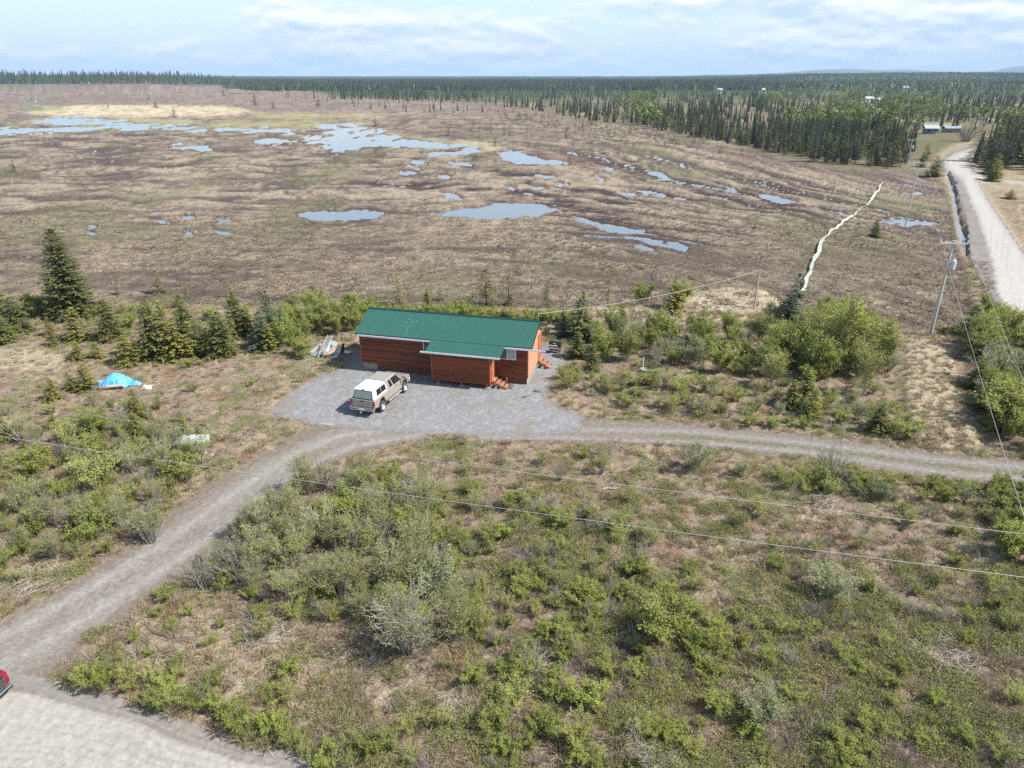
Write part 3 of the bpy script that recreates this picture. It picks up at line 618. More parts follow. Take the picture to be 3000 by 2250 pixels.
def patch_of_trees(seed, rad, n, h, kinds=.2):
    """a stand of far trees, joined"""
    r = random.Random(seed); q = MB()
    for i in range(n):
        x, y = r.uniform(-rad, rad), r.uniform(-rad, rad); hh = h * r.uniform(.65, 1.15); w = hh * r.uniform(.13, .2); bro = r.random() < kinds
        for lv in range(3):
            z0 = hh * (.05 + .3 * lv); R0 = w * (1 - .28 * lv) * (1.7 if bro else 1); z1 = min(hh, z0 + hh * .55) * (.8 if bro else 1); ph = r.random() * 6
            for k in range(4):
                a0 = ph + 1.571 * k; a1 = a0 + 1.571
                q.tri((x, y, z1), (x + R0 * math.cos(a0), y + R0 * math.sin(a0), z0 + r.uniform(0, .1) * hh), (x + R0 * math.cos(a1), y + R0 * math.sin(a1), z0), 2 if bro else 0, r.random())
    return q

# ------------------------------------------------------------------ scattering of what nobody could count
def scatter(name, label, protos, x, y, sc, seed=1, kind_idx=None, zoff=0., lift=None):
    r = np.random.default_rng(seed); n = len(x)
    col_ = bpy.data.collections.new(name + '_kinds')
    for i, (me) in enumerate(protos):
        o = bpy.data.objects.new('%s_kind_%02d' % (name, i), me); col_.objects.link(o)
    me = bpy.data.meshes.new(name); me.vertices.add(n)
    z = hz(x, y) + zoff if lift is None else lift
    me.vertices.foreach_set('co', np.stack([x, y, z], 1).astype(np.float32).ravel())
    for an, ty, val in (('sc', 'FLOAT', sc.astype(np.float32)), ('rz', 'FLOAT', r.uniform(0, 6.283, n).astype(np.float32)), ('idx', 'INT', (r.integers(0, len(protos), n) if kind_idx is None else kind_idx).astype(np.int32))):
        a = me.attributes.new(an, ty, 'POINT'); a.data.foreach_set('value', val)
    ng = bpy.data.node_groups.new(name + '_spread', 'GeometryNodeTree')
    ng.interface.new_socket('Geometry', in_out='INPUT', socket_type='NodeSocketGeometry'); ng.interface.new_socket('Geometry', in_out='OUTPUT', socket_type='NodeSocketGeometry')
    nd, lk = ng.nodes, ng.links; gi, go = nd.new('NodeGroupInput'), nd.new('NodeGroupOutput')
    ip = nd.new('GeometryNodeInstanceOnPoints'); ci = nd.new('GeometryNodeCollectionInfo'); ci.inputs['Collection'].default_value = col_; ci.inputs['Separate Children'].default_value = True; ci.inputs['Reset Children'].default_value = True
    ip.inputs['Pick Instance'].default_value = True
    def na(nm, ty):
        q = nd.new('GeometryNodeInputNamedAttribute'); q.data_type = ty; q.inputs[0].default_value = nm; return q.outputs[0]
    mp = nd.new('GeometryNodeMeshToPoints'); lk.new(gi.outputs[0], mp.inputs[0]); lk.new(mp.outputs[0], ip.inputs['Points']); lk.new(ci.outputs[0], ip.inputs['Instance'])
    lk.new(na('idx', 'INT'), ip.inputs['Instance Index']); cx_ = nd.new('ShaderNodeCombineXYZ'); lk.new(na('rz', 'FLOAT'), cx_.inputs[2])
    er = nd.new('FunctionNodeEulerToRotation'); lk.new(cx_.outputs[0], er.inputs[0]); lk.new(er.outputs[0], ip.inputs['Rotation'])
    lk.new(na('sc', 'FLOAT'), ip.inputs['Scale']); lk.new(ip.outputs[0], go.inputs[0])
    o = bpy.data.objects.new(name, me); C.objects.link(o); md = o.modifiers.new('spread', 'NODES'); md.node_group = ng
    o['kind'] = 'stuff'; o['label'] = label
    return o
def sample(n, y0, y1, seed, wide=1.03, pad=3, power=2.):
    """random ground points inside the wider field of view, denser nearby"""
    r = np.random.default_rng(seed); e = 1 - power
    u = r.random(n); Y = (y0 ** e + u * (y1 ** e - y0 ** e)) ** (1 / e) if abs(e) > 1e-6 else y0 * (y1 / y0) ** u
    X = r.uniform(-1, 1, n) * (.72 * wide * (Y * cP + HC * sP) + pad)
    return X, Y
def keep(X, Y, f):
    mm = region(X, Y); k = f(mm, X, Y); return X[k], Y[k], {a: (b[k] if isinstance(b, np.ndarray) else b) for a, b in mm.items()}
rg = np.random.default_rng(99)
def made(mm): return np.maximum.reduce([mm['pad'], mm['drive'], mm['lane'], mm['road'], mm['far'] * 1.])

# ground cover in the clearings: dry grass, leafy ground plants, twigs
X, Y = sample(52000, 15.5, 92, 1, power=1.7)
def f_straw(mm, X, Y):
    n_ = fbm(X / 2.6, Y / 2.6, 101, 4, .6); pr = .18 + .6 * ss(0, .4, n_) + .6 * (np.maximum.reduce([mm['corridor'], mm['straw'], mm['mound']]) > -4)
    road = np.abs(made(mm) + 4) < 6
    return (made(mm) < -3) & (mm['bog'] < 4) & (rg.random(len(X)) < np.where(road, .5, pr))
X, Y, mm = keep(X, Y, f_straw)
ms = [tuft(34, .34, .16, s_, .011, .75).mesh('dry_tuft', m_straw) for s_ in range(4)] + [tuft(40, .5, .12, 9, .012, .6).mesh('dry_tuft', m_straw)]
scatter('dry_grass', 'dry straw-coloured grass over the clearings', ms, X, Y, rg.uniform(.55, 1.25, len(X)) * np.where(Y > 60, 1.35, .85))
print('straw', len(X))
X, Y = sample(46000, 15.5, 92, 2, power=1.75)
def f_low(mm, X, Y):
    n_ = fbm(X / 2.1, Y / 2.1, 211, 4, .6); n2_ = fbm(X / 9, Y / 9, 212, 3)
    px, py = mm['px'], mm['py']
    d = .42 * ss(-.12, .3, n_ + .5 * n2_)
    d = d * np.where((px > 1350) & (py > 1400), 2.1, 1) * np.where((px < 520) & (py > 1200) & (py < 1700), 1.6, 1) * np.where(np.maximum.reduce([mm['corridor'], mm['straw'], mm['mound']]) > -4, .12, 1)
    d = d * np.where((px > 450) & (px < 1350) & (py > 1820) & (py < 2150), .35, 1)
    return (made(mm) < -5) & (mm['bog'] < 2) & (rg.random(len(X)) < d)
X, Y, mm = keep(X, Y, f_low)
ml = [low_clump(150, .34, .28, .045, 20 + s_).mesh('low_clump', [m_low, m_deadstem]) for s_ in range(5)] + [low_clump(90, .30, .22, .05, 30, 10).mesh('low_clump', [m_green_grass, m_deadstem])]
scatter('ground_cover', 'low leafy plants and seedlings covering the field', ml, X, Y, rg.uniform(.6, 1.5, len(X)) * np.where(Y > 60, 1.25, 1))
print('low', len(X))
def twig_mesh(seed, n, L):
    r = random.Random(seed); q = MB()
    for i in range(n):
        a = r.uniform(0, 6.283); p = Vector((r.uniform(-.5, .5), r.uniform(-.5, .5), r.uniform(.01, .10))); d = Vector((math.cos(a), math.sin(a), r.uniform(-.05, .3))); l_ = L * r.uniform(.4, 1.2)
        q.tube([p, p + d * l_ * .5 + rv(r) * .04, p + d * l_], [.008, .006, .003], 3, 0, r.random())
    return q
def bare_clump(seed, n, h):
    r = random.Random(seed); q = MB()
    for i in range(n):
        d = (rv(r, .35, 1) + Vector((0, 0, .5))).normalized(); p = Vector((r.uniform(-.08, .08), r.uniform(-.08, .08), 0)); l_ = h * r.uniform(.5, 1.1); m_ = p + d * l_ * .5 + rv(r) * .05 * h; e = p + d * l_ + rv(r) * .1 * h
        q.tube([p, m_, e], [.007, .005, .002], 3, 0, .5); q.tube([m_, m_ + (d + rv(r) * .7) * l_ * .4], [.004, .002], 3, 0, .5)
    return q
X, Y = sample(14000, 15.5, 85, 3)
X, Y, mm = keep(X, Y, lambda mm, X, Y: (made(mm) < -4) & (mm['bog'] < 0) & (rg.random(len(X)) < .16 + .5 * ss(.1, .4, fbm(X / 4, Y / 4, 221, 3))))
scatter('brushwood', 'dead grey twigs and bare stems in the undergrowth', [twig_mesh(1, 9, .7).mesh('twigs', m_pale_twig), bare_clump(2, 16, .6).mesh('bare', m_deadstem), bare_clump(3, 14, .8).mesh('bare', m_stem), twig_mesh(4, 6, 1.).mesh('twigs', m_deadstem)], X, Y, rg.uniform(.6, 1.3, len(X)))
print('twigs', len(X))
# green grass along edges of the pad, road and ditch
X, Y = sample(16000, 18, 110, 4, power=1.4)
def f_gg(mm, X, Y):
    px, py = mm['px'], mm['py']
    a = (np.abs(mm['pad'] + 14) < 10) & (px < 1000) & (py < 1180)
    a |= (sdf([(1720, 1195), (1800, 1208), (1900, 1215), (1925, 1225), (1850, 1232), (1740, 1222)], px, py, 20) > -4)
    a |= (sdf([(1600, 1060), (1700, 1060), (1690, 1180), (1620, 1180), (1630, 1100)], px, py, 20) > -4) & (rg.random(len(X)) < .3)
    a |= (np.abs(mm['shoulder'] + 12) < 7) & (Y > 60)
    a |= (sdf([(2580, 1385), (2800, 1410), (3000, 1430), (3000, 1465), (2750, 1440), (2600, 1405)], px, py, 20) > -4)
    return a & (made(mm) < -2)
X, Y, mm = keep(X, Y, f_gg)
scatter('green_grass', 'fresh green grass along the edges of the gravel', [tuft(40, .28, .2, 41 + s_, .012, .5).mesh('green_tuft', m_green_grass) for s_ in range(3)], X, Y, rg.uniform(.6, 1.2, len(X)) * np.where(Y > 60, 1.3, 1))
# bog heath
X, Y = sample(30000, 66, 150, 5, power=2.2)
def f_bog(mm, X, Y):
    p = (.1 + .8 * ss(.0, .35, mm['rid'])) * (1 - ss(105, 150, Y)); return (mm['bog'] > -6) & (mm['pond'] < -2) & (mm['pool'] < -.02) & (mm['far'] < -6) & (rg.random(len(X)) < p)
X, Y, mm = keep(X, Y, f_bog)
heath = [tuft(26, .36, .65, 51 + s_, .03, 1.6).mesh('heath', m_heath) for s_ in range(4)]
scatter('bog_heath_plants', 'brown heath and sedge hummocks of the bog', heath, X, Y, rg.uniform(.6, 1.2, len(X)) * np.clip(Y / 110, .8, 2.2))
print('bog', len(X))

# ------------------------------------------------------------------ individual plants
def protos(fn, mats_st, mat_fo, names, args):
    out = []
    for a in args:
        st, fo = fn(*a[0], **(a[1] if len(a) > 1 else {})); out.append((st.mesh(names[0], mats_st), fo.mesh(names[1], mat_fo)))
    return out
P = {}
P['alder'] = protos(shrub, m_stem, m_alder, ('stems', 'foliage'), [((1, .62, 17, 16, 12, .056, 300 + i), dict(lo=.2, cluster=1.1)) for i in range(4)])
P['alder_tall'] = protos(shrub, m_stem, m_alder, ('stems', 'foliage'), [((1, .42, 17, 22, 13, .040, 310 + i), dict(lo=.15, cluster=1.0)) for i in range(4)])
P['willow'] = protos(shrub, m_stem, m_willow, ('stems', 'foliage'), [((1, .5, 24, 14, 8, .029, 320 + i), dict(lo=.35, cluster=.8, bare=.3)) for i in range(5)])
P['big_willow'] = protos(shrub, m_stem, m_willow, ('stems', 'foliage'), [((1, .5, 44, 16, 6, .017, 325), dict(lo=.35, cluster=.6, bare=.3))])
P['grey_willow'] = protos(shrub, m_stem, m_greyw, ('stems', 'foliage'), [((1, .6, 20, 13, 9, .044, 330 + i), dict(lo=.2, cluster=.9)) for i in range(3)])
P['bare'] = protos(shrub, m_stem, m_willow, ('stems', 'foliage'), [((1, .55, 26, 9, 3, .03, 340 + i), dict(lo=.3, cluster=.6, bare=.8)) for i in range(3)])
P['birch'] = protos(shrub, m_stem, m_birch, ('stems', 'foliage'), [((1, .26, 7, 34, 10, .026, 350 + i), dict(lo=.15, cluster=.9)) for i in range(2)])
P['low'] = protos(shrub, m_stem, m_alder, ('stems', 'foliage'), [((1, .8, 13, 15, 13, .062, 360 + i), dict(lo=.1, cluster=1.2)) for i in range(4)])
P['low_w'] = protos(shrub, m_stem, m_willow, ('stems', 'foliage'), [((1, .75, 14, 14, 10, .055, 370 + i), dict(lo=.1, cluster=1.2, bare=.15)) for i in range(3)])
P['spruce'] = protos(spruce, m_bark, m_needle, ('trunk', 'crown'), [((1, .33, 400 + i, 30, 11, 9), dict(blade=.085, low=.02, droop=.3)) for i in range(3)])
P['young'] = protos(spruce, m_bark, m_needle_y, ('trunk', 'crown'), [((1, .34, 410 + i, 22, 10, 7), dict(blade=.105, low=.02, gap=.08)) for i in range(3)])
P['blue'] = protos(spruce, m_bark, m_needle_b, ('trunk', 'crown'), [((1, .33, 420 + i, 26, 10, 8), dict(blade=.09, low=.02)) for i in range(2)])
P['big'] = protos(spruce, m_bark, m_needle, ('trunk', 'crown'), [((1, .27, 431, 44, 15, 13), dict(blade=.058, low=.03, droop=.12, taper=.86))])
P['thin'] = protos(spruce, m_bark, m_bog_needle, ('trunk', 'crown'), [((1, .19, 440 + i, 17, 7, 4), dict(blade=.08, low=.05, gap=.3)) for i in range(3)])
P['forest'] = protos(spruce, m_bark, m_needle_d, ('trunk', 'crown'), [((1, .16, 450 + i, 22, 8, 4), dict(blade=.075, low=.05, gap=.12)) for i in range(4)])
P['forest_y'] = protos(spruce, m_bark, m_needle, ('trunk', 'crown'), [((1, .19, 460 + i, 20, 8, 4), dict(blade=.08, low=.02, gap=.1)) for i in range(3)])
P['forest_low'] = protos(spruce, m_bark, m_bog_needle, ('trunk', 'crown'), [((1, .22, 465 + i, 16, 7, 4), dict(blade=.09, low=.03, gap=.2)) for i in range(3)])
CNT = {}
def plant(kind, name, label, cat, group, X, Y, h, sink=.0, w=1.):
    ps = P[kind]; CNT[name] = CNT.get(name, 0) + 1; i = CNT[name]; a, b = ps[(i * 7 + int(X * 3)) % len(ps)]
    o = thing(name, label, cat, (X, Y, h1(X, Y) - sink), (i * 2.399) % 6.283, group); o.scale = (h * w, h * w, h)
    pn = ('trunk', 'crown') if 'spruce' in name else ('stems', 'foliage')
    for nm, me in ((pn[0], a), (pn[1], b)):
        q = bpy.data.objects.new(nm, me); C.objects.link(q); q.parent = o
    return o
def in_poly(poly, n, seed, mind=.5):
    """n spaced points inside a plan polygon, in metres on the ground"""
    Wp = [G(*p) for p in poly]; r = random.Random(seed); xs = [p[0] for p in Wp]; ys = [p[1] for p in Wp]; out = []; tries = 0
    while len(out) < n and tries < n * 80:
        tries += 1; x, y = r.uniform(min(xs), max(xs)), r.uniform(min(ys), max(ys)); ins = False
        for i in range(len(Wp)):
            (x0, y0), (x1, y1) = Wp[i - 1], Wp[i]
            if (y0 > y) != (y1 > y) and x < (x1 - x0) * (y - y0) / (y1 - y0) + x0: ins = not ins
        if ins and all((x - a) ** 2 + (y - b) ** 2 > mind * mind for a, b in out): out.append((x, y))
    return out

# ------------------------------------------------------------------ trees and shrubs placed one by one
def at_px(kind, name, label, cat, px, py, h, group=None, w=1.):
    X, Y = G(px, py); return plant(kind, name, label, cat, group, X, Y, h, .03, w)
g_y = 'young spruces along the back of the clearing'
SP = [
 ('big', 217, 925, 9.0, 1.0, 'tallest broad dark spruce standing alone at the bog edge', None),
 ('blue', -14, 986, 6.0, 1.0, 'blue-green spruce cut off by the left side of the photo', g_y),
 ('spruce', 59, 975, 3.6, 1.15, 'bushy dark spruce left of the tallest spruce', g_y), ('spruce', 18, 1005, 2.6, 1.2, 'low bushy spruce at the left side above the straw patch', g_y),
 ('young', 12, 930, 3.6, 1.2, 'olive spruce behind the blue-green spruce on the left side', g_y),
 ('young', 232, 998, 3.1, 1.25, 'broad olive spruce just below the tallest spruce', g_y), ('spruce', 328, 994, 3.9, 1.15, 'full green spruce right of the tallest spruce', g_y),
 ('young', 150, 985, 2.0, .9, 'small yellowish spruce in dead grass left of the broad olive one', g_y), ('young', 155, 1015, 1.5, 1.2, 'stubby yellow-green spruce above the straw patch', g_y),
 ('spruce', 461, 1051, 5.4, .95, 'tall slim spruce at the left of the dense spruce row', g_y), ('young', 497, 1040, 5.0, .9, 'tall olive spruce in the middle of the dense spruce row', g_y),
 ('blue', 445, 1047, 3.4, 1.0, 'blue-tinged spruce in front of the dense spruce row', g_y), ('young', 520, 1052, 3.6, 1.1, 'yellow-green spruce in front of the dense spruce row', g_y),
 ('spruce', 552, 1030, 5.2, .95, 'tall pointed dark spruce at the right of the dense spruce row', g_y), ('young', 565, 1045, 3.2, 1.1, 'olive spruce at the foot of the pointed dark one', g_y),
 ('young', 380, 1068, 2.6, 1.5, 'low wide spruce left of the dense spruce row', g_y), ('spruce', 402, 1062, 2.0, 1.4, 'squat spruce beside the low wide one', g_y),
 ('young', 605, 1040, 3.2, .8, 'slim yellow-green spruce between the dense row and the big green one', g_y),
 ('spruce', 653, 1040, 4.0, 1.2, 'big full green spruce in open grass behind the blue tarp', g_y), ('young', 632, 1020, 3.6, 1.0, 'olive spruce behind the big full green one', g_y),
 ('spruce', 700, 985, 4.2, 1.1, 'dense pyramid spruce left of the leafy alders', g_y), ('young', 730, 985, 3.0, 1.2, 'yellow-green spruce touching the dense pyramid spruce', g_y),
 ('blue', 770, 1024, 3.6, 1.1, 'dark blue-green spruce with bare ground shadow beside the alders', g_y), ('blue', 798, 1000, 4.9, .8, 'tall dark spruce rising out of the alders', g_y),
 ('blue', 832, 1003, 3.4, .9, 'bluish spruce half hidden in the bright alders', g_y), ('young', 790, 1028, 2.6, 1.1, 'short olive spruce in front of the dark blue-green one', g_y),
 ('young', 158, 1172, 1.7, 1.4, 'yellow-green spruce bush left of the blue tarp, lower one', 'small spruces around the blue tarp'), ('young', 208, 1143, 1.6, 1.0, 'small upright spruce left of the blue tarp', 'small spruces around the blue tarp'),
 ('young', 258, 1142, 2.2, 1.3, 'yellow-green spruce directly left of the blue tarp', 'small spruces around the blue tarp'), ('young', 402, 1232, 2.4, .9, 'spindly spruce below the white scrap sheet', 'small spruces around the blue tarp'),
 ('spruce', 405, 1290, 2.0, 1.1, 'dark and yellow spruce under the overhead wire at left', 'small spruces around the blue tarp'), ('young', 462, 1285, 1.5, 1.1, 'bright small spruce right of the dark and yellow one', 'small spruces around the blue tarp'),
 ('young', 585, 1290, 1.1, 1.6, 'flat yellowish spruce above the sheet stack', 'small spruces around the blue tarp'), ('spruce', 20, 1290, 1.7, 1.3, 'dark spruce bush at the left side under the wire', 'small spruces around the blue tarp'),
 ('young', 230, 1055, 1.5, 1.7, 'sprawling yellowish spruce right of the straw patch', g_y), ('young', 285, 1048, 1.4, 1.5, 'round low spruce below the full green spruce', g_y),
 ('blue', 2316, 968, 5.6, 1.0, 'dark spruce rising behind the alder thicket, right of the service pole', 'spruces in the thicket right of the cabin'), ('blue', 2300, 975, 3.8, 1.1, 'shorter dark spruce beside the tallest thicket spruce', 'spruces in the thicket right of the cabin'),
 ('spruce', 2352, 1190, 3.0, 1.1, 'yellow-green spruce in front of the thicket', 'spruces in the thicket right of the cabin'), ('spruce', 2318, 1195, 2.2, 1.1, 'dark spruce left of the yellow-green one before the thicket', 'spruces in the thicket right of the cabin'),
 ('young', 2380, 1225, 2.2, .9, 'slender yellow spruce in front of the thicket', 'spruces in the thicket right of the cabin'), ('spruce', 1703, 990, 4.6, 1.0, 'tall green spruce right of the cabin gable', 'spruces in the thicket right of the cabin'),
 ('spruce', 1735, 1085, 2.5, .9, 'dark spruce in front of the bright alders near the grill', 'spruces in the thicket right of the cabin'), ('blue', 1648, 985, 2.6, .8, 'small spruce just behind the black grill', 'spruces in the thicket right of the cabin'),
 ('spruce', 1690, 1048, 2.4, 1.2, 'low wide spruce right of the black grill', 'spruces in the thicket right of the cabin'), ('thin', 2055, 975, 3.2, 1.2, 'thin see-through spruce in the middle of the thicket', 'spruces in the thicket right of the cabin'),
 ('spruce', 1820, 945, 2.0, 1.0, 'small spruce on the pale grass behind the alders', 'spruces in the thicket right of the cabin'),
 ('spruce', 2570, 1270, 2.2, 1.2, 'dark spruce bush above the two-track lane', 'spruces in the thicket right of the cabin'), ('spruce', 2845, 985, 3.2, 1.3, 'spruce at the right of the utility pole', 'spruces among the roadside alders'),
 ('young', 2862, 1140, 2.4, 1.4, 'yellowish spruce at the edge of the roadside alders', 'spruces among the roadside alders'), ('young', 2930, 1260, 3.0, 1.2, 'golden-green spruce below the roadside alders', 'spruces among the roadside alders'),
 ('young', 2880, 1200, 2.2, 1.3, 'low spruce leaning over the grass corridor', 'spruces among the roadside alders'),
 ('spruce', 2408, 1440, 1.5, 1.1, 'little green spruce below the two-track lane', None), ('young', 2550, 1745, 1.0, 1.0, 'knee-high spruce seedling right of the round willow', None),
 ('thin', 1425, 893, 4.2, 1.9, 'wide see-through spruce behind the cabin roof', 'thin spruces at the bog edge'), ('thin', 1490, 885, 4.0, 1.2, 'pale thin spruce right of the see-through one', 'thin spruces at the bog edge'),
 ('thin', 1603, 895, 2.8, 1.4, 'rusty thin spruce above the right end of the cabin roof', 'thin spruces at the bog edge'), ('thin', 1170, 890, 3.6, 1.3, 'pale spruce above the cabin roof, furthest left', 'thin spruces at the bog edge'),
 ('spruce', 1253, 915, 2.5, .9, 'small green spruce peeping over the roof ridge', 'thin spruces at the bog edge'), ('thin', 1385, 880, 2.8, .9, 'dead-looking pole spruce left of the see-through one', 'thin spruces at the bog edge'),
 ('thin', 860, 915, 3.0, 1.5, 'thin spruce behind the leafy alders left of the cabin', 'thin spruces at the bog edge'), ('spruce', 925, 915, 2.9, 1.0, 'spruce top showing over the hedge left of the cabin', 'thin spruces at the bog edge'),
 ('thin', 465, 850, 2.8, 1.8, 'wispy spruce on the bog behind the dense spruce row', 'thin spruces at the bog edge'), ('thin', 345, 855, 1.5, 1.5, 'stunted spruce on the bog right of the tallest spruce', 'thin spruces at the bog edge'),
 ('thin', 545, 865, 2.4, 1.0, 'thin grey spruce on the bog above the dense row', 'thin spruces at the bog edge'), ('thin', 675, 862, 2.2, 1.2, 'thin olive spruce on the bog left of the pyramid spruce', 'thin spruces at the bog edge'),
 ('thin', 1290, 870, 1.8, 1.2, 'stunted spruce beyond the middle of the roof', 'thin spruces at the bog edge'), ('thin', 1780, 905, 3.0, 1.1, 'pale thin spruce on the bog right of the cabin', 'thin spruces at the bog edge'),
 ('spruce', 2563, 687, 2.6, 1.2, 'lone small cone-shaped spruce on the bog left of the pole', 'lone spruces out on the bog'), ('thin', 2514, 688, 1.2, 1.4, 'tiny spruce left of the lone cone-shaped one', 'lone spruces out on the bog'),
 ('forest', 42, 497, 3.4, .9, 'lone small spruce on the open bog at far left', 'lone spruces out on the bog'), ('forest_y', 1101, 368, 4.6, 1.5, 'lone bushy spruce by the long lake', 'lone spruces out on the bog'),
 ('forest_y', 1450, 425, 3.0, 1.6, 'lone spruce at the right tip of the long lake', 'lone spruces out on the bog'), ('forest_y', 1314, 394, 4.6, 1.2, 'spindly spruce above the right arm of the lake', 'lone spruces out on the bog'),
 ('forest', 1494, 396, 3.2, 1.2, 'small spruce above the reddish pool', 'lone spruces out on the bog'), ('forest', 1658, 403, 2.8, 1.3, 'small dark spruce in mid bog', 'lone spruces out on the bog'),
 ('forest', 457, 315, 4.6, 2.6, 'rounded dark tree on the straw flat', 'lone spruces out on the bog'), ('forest', 510, 341, 5.4, 2.2, 'dark clump tree at the lower edge of the straw flat', 'lone spruces out on the bog'),
 ('forest', 317, 314, 3.6, 1.6, 'small tree on the left of the straw flat', 'lone spruces out on the bog'), ('forest', 437, 294, 6, 1.6, 'small tree above the straw flat', 'lone spruces out on the bog'),
 ('forest', 748, 306, 9, 1.6, 'taller tree right of the straw flat', 'lone spruces out on the bog'), ('forest', 800, 316, 5.6, 1.6, 'short tree right of the straw flat', 'lone spruces out on the bog'),
 ('forest', 932, 312, 6.4, 1.9, 'dark tree above the long lake', 'lone spruces out on the bog'), ('forest', 655, 279, 9, 1.6, 'distant tree before the left forest', 'lone spruces out on the bog'),
 ('spruce', 2737, 515, 4.8, 1.5, 'round green spruce at the bend of the far road', 'spruces at the bend of the far road'), ('young', 2713, 470, 5.0, 1.0, 'olive spruce behind the round one at the bend', 'spruces at the bend of the far road'),
 ('spruce', 2700, 490, 4.0, 1.1, 'spruce between the poles and the road bend', 'spruces at the bend of the far road'), ('young', 2958, 583, 1.9, 2.2, 'spreading low spruce in the field right of the far road', None),
]
for kind, px_, py_, h_, w_, lab, grp in SP: at_px(kind, 'spruce_tree', lab, 'spruce tree', px_, py_, h_, grp, w_)
# birches and marked single shrubs
SH = [
 ('birch', 'birch_tree', 2452, 1090, 6.6, 1.1, 'tall yellow-green birch standing over the alder thicket'), ('birch', 'birch_tree', 2405, 1075, 4.8, 1.1, 'shorter yellow-green birch left of the tall one'),
 ('birch', 'birch_tree', 2530, 1160, 4.4, 1.1, 'pale-stemmed birch at the right end of the thicket'), ('birch', 'birch_tree', 2260, 1140, 3.2, 1.2, 'silvery young birch in front of the thicket'),
 ('big_willow', 'willow_shrub', 1195, 1915, 3.2, 1.1, 'big leafless-looking willow with long leaning grey stems'), ('willow', 'willow_shrub', 1330, 1880, 2.4, 1.1, 'greening willow right of the big leaning one'),
 ('grey_willow', 'willow_shrub', 2425, 1755, 1.6, 1.35, 'round grey-green willow alone in the right field'), ('alder', 'alder_shrub', 1945, 1890, 2.0, 1.2, 'round leafy green alder in the middle of the field'),
 ('grey_willow', 'willow_shrub', 2240, 2105, 1.35, 1.4, 'wide grey and green willow near the bottom of the photo'), ('bare', 'bare_shrub', 1890, 2250, 1.5, 1.5, 'bare grey brush pile at the bottom of the photo'),
 ('grey_willow', 'willow_shrub', 2030, 1380, 1.9, 1.0, 'upright willow against the two-track lane'), ('grey_willow', 'willow_shrub', 2170, 1395, 1.2, 1.1, 'thin grey willow right of the upright one'),
 ('low', 'alder_shrub', 1520, 1475, .8, 1.1, 'vivid green little bush under the upper wire'), ('bare', 'bare_shrub', 1640, 1410, 1.3, 1.1, 'grey leafless shrub at the lower edge of the pad'),
 ('bare', 'bare_shrub', 1470, 1365, 1.1, .7, 'thin pale sapling by the pad'), ('willow', 'willow_shrub', 1760, 1390, 1.5, 1.0, 'wispy willow below the start of the lane'), ('bare', 'bare_shrub', 1785, 1345, 1.9, .7, 'tall wispy sapling at the lane start'),
 ('bare', 'bare_shrub', 2320, 1960, .9, 1.0, 'small purple-grey dead shrub in the right field'), ('willow', 'willow_shrub', 445, 1590, 2.0, 1.2, 'fan-shaped grey willow left of the driveway'),
 ('bare', 'bare_shrub', 410, 1575, 1.5, 1.2, 'leafless grey shrub beside the fan-shaped willow'), ('alder', 'alder_shrub', 880, 1045, 1.6, 1.4, 'bright green bush in front of the alders by the scrap heap'),
 ('grey_willow', 'willow_shrub', 545, 1300, 1.2, .9, 'yellow-leaved bush left of the sheet stack'), ('bare', 'bare_shrub', 2827, 415, 6.5, 2.0, 'huge bare grey willow by the far road'),
 ('bare', 'bare_shrub', 2440, 1400, 2.2, 1.1, 'bare greyish shrub below the lane'), ('bare', 'bare_shrub', 1560, 1960, 1.2, 1.5, 'fallen grey branches under the mid field shrubs'),
 ('alder', 'alder_shrub', 2000, 905, 1.9, 1.4, 'dark rounded bush at the foot of the straw mound, left one'), ('alder', 'alder_shrub', 1985, 912, 1.2, 1.2, 'smaller bush tucked beside the dark rounded one'), ('young', 'spruce_tree', 1975, 920, 3.3, 1.2, 'olive spruce at the foot of the straw mound'), ('alder', 'alder_shrub', 1882, 910, 2.4, 1.1, 'dark bush left of the olive spruce by the mound'),
]
for kind, nm, px_, py_, h_, w_, lab in SH: at_px(kind, nm, lab, {'birch_tree': 'birch tree', 'spruce_tree': 'spruce tree'}.get(nm, 'shrub'), px_, py_, h_, None, w_)

def extent(ps_):
    u = sorted(plan(*p)[0] for p in ps_); v = sorted(p[1] for p in ps_); n = len(ps_)
    return u[n // 3], u[2 * n // 3], v[n // 3], v[2 * n // 3]
def cell(x, y, e):
    u = plan(x, y)[0]; a = 'left' if u < e[0] else ('right' if u >= e[1] else 'centre'); b = 'front' if y < e[2] else ('back' if y >= e[3] else 'middle')
    return b + ' ' + a if (a, b) != ('centre', 'middle') else 'very centre'
def zone(poly, n, seed, mind, kinds, hr, labels, group, w=(.9, 1.3)):
    """kinds: list of (prototype, name, weight)"""
    r = random.Random(seed)
    ps_ = in_poly(poly, n, seed, mind); ex_ = extent(ps_)
    for (x, y) in ps_:
        k = r.choices(kinds, [q[2] for q in kinds])[0]; h_ = r.uniform(*hr); t = (h_ - hr[0]) / (hr[1] - hr[0])
        lab = labels[k[1]]; size = 'tall ' if t > .66 else ('short ' if t < .33 else 'middling ')
        plant(k[0], k[1], size + lab + ', ' + cell(x, y, ex_), 'shrub' if 'shrub' in k[1] else 'spruce tree', group + ', ' + k[1].replace('_', ' ') + 's', x, y, h_, .03, r.uniform(*w))
AL, WI, BA = 'alder_shrub', 'willow_shrub', 'bare_shrub'
def lb(where): return {AL: 'green alder ' + where, WI: 'thin-leaved willow ' + where, BA: 'bare grey shrub ' + where, 'spruce_tree': 'spruce ' + where}
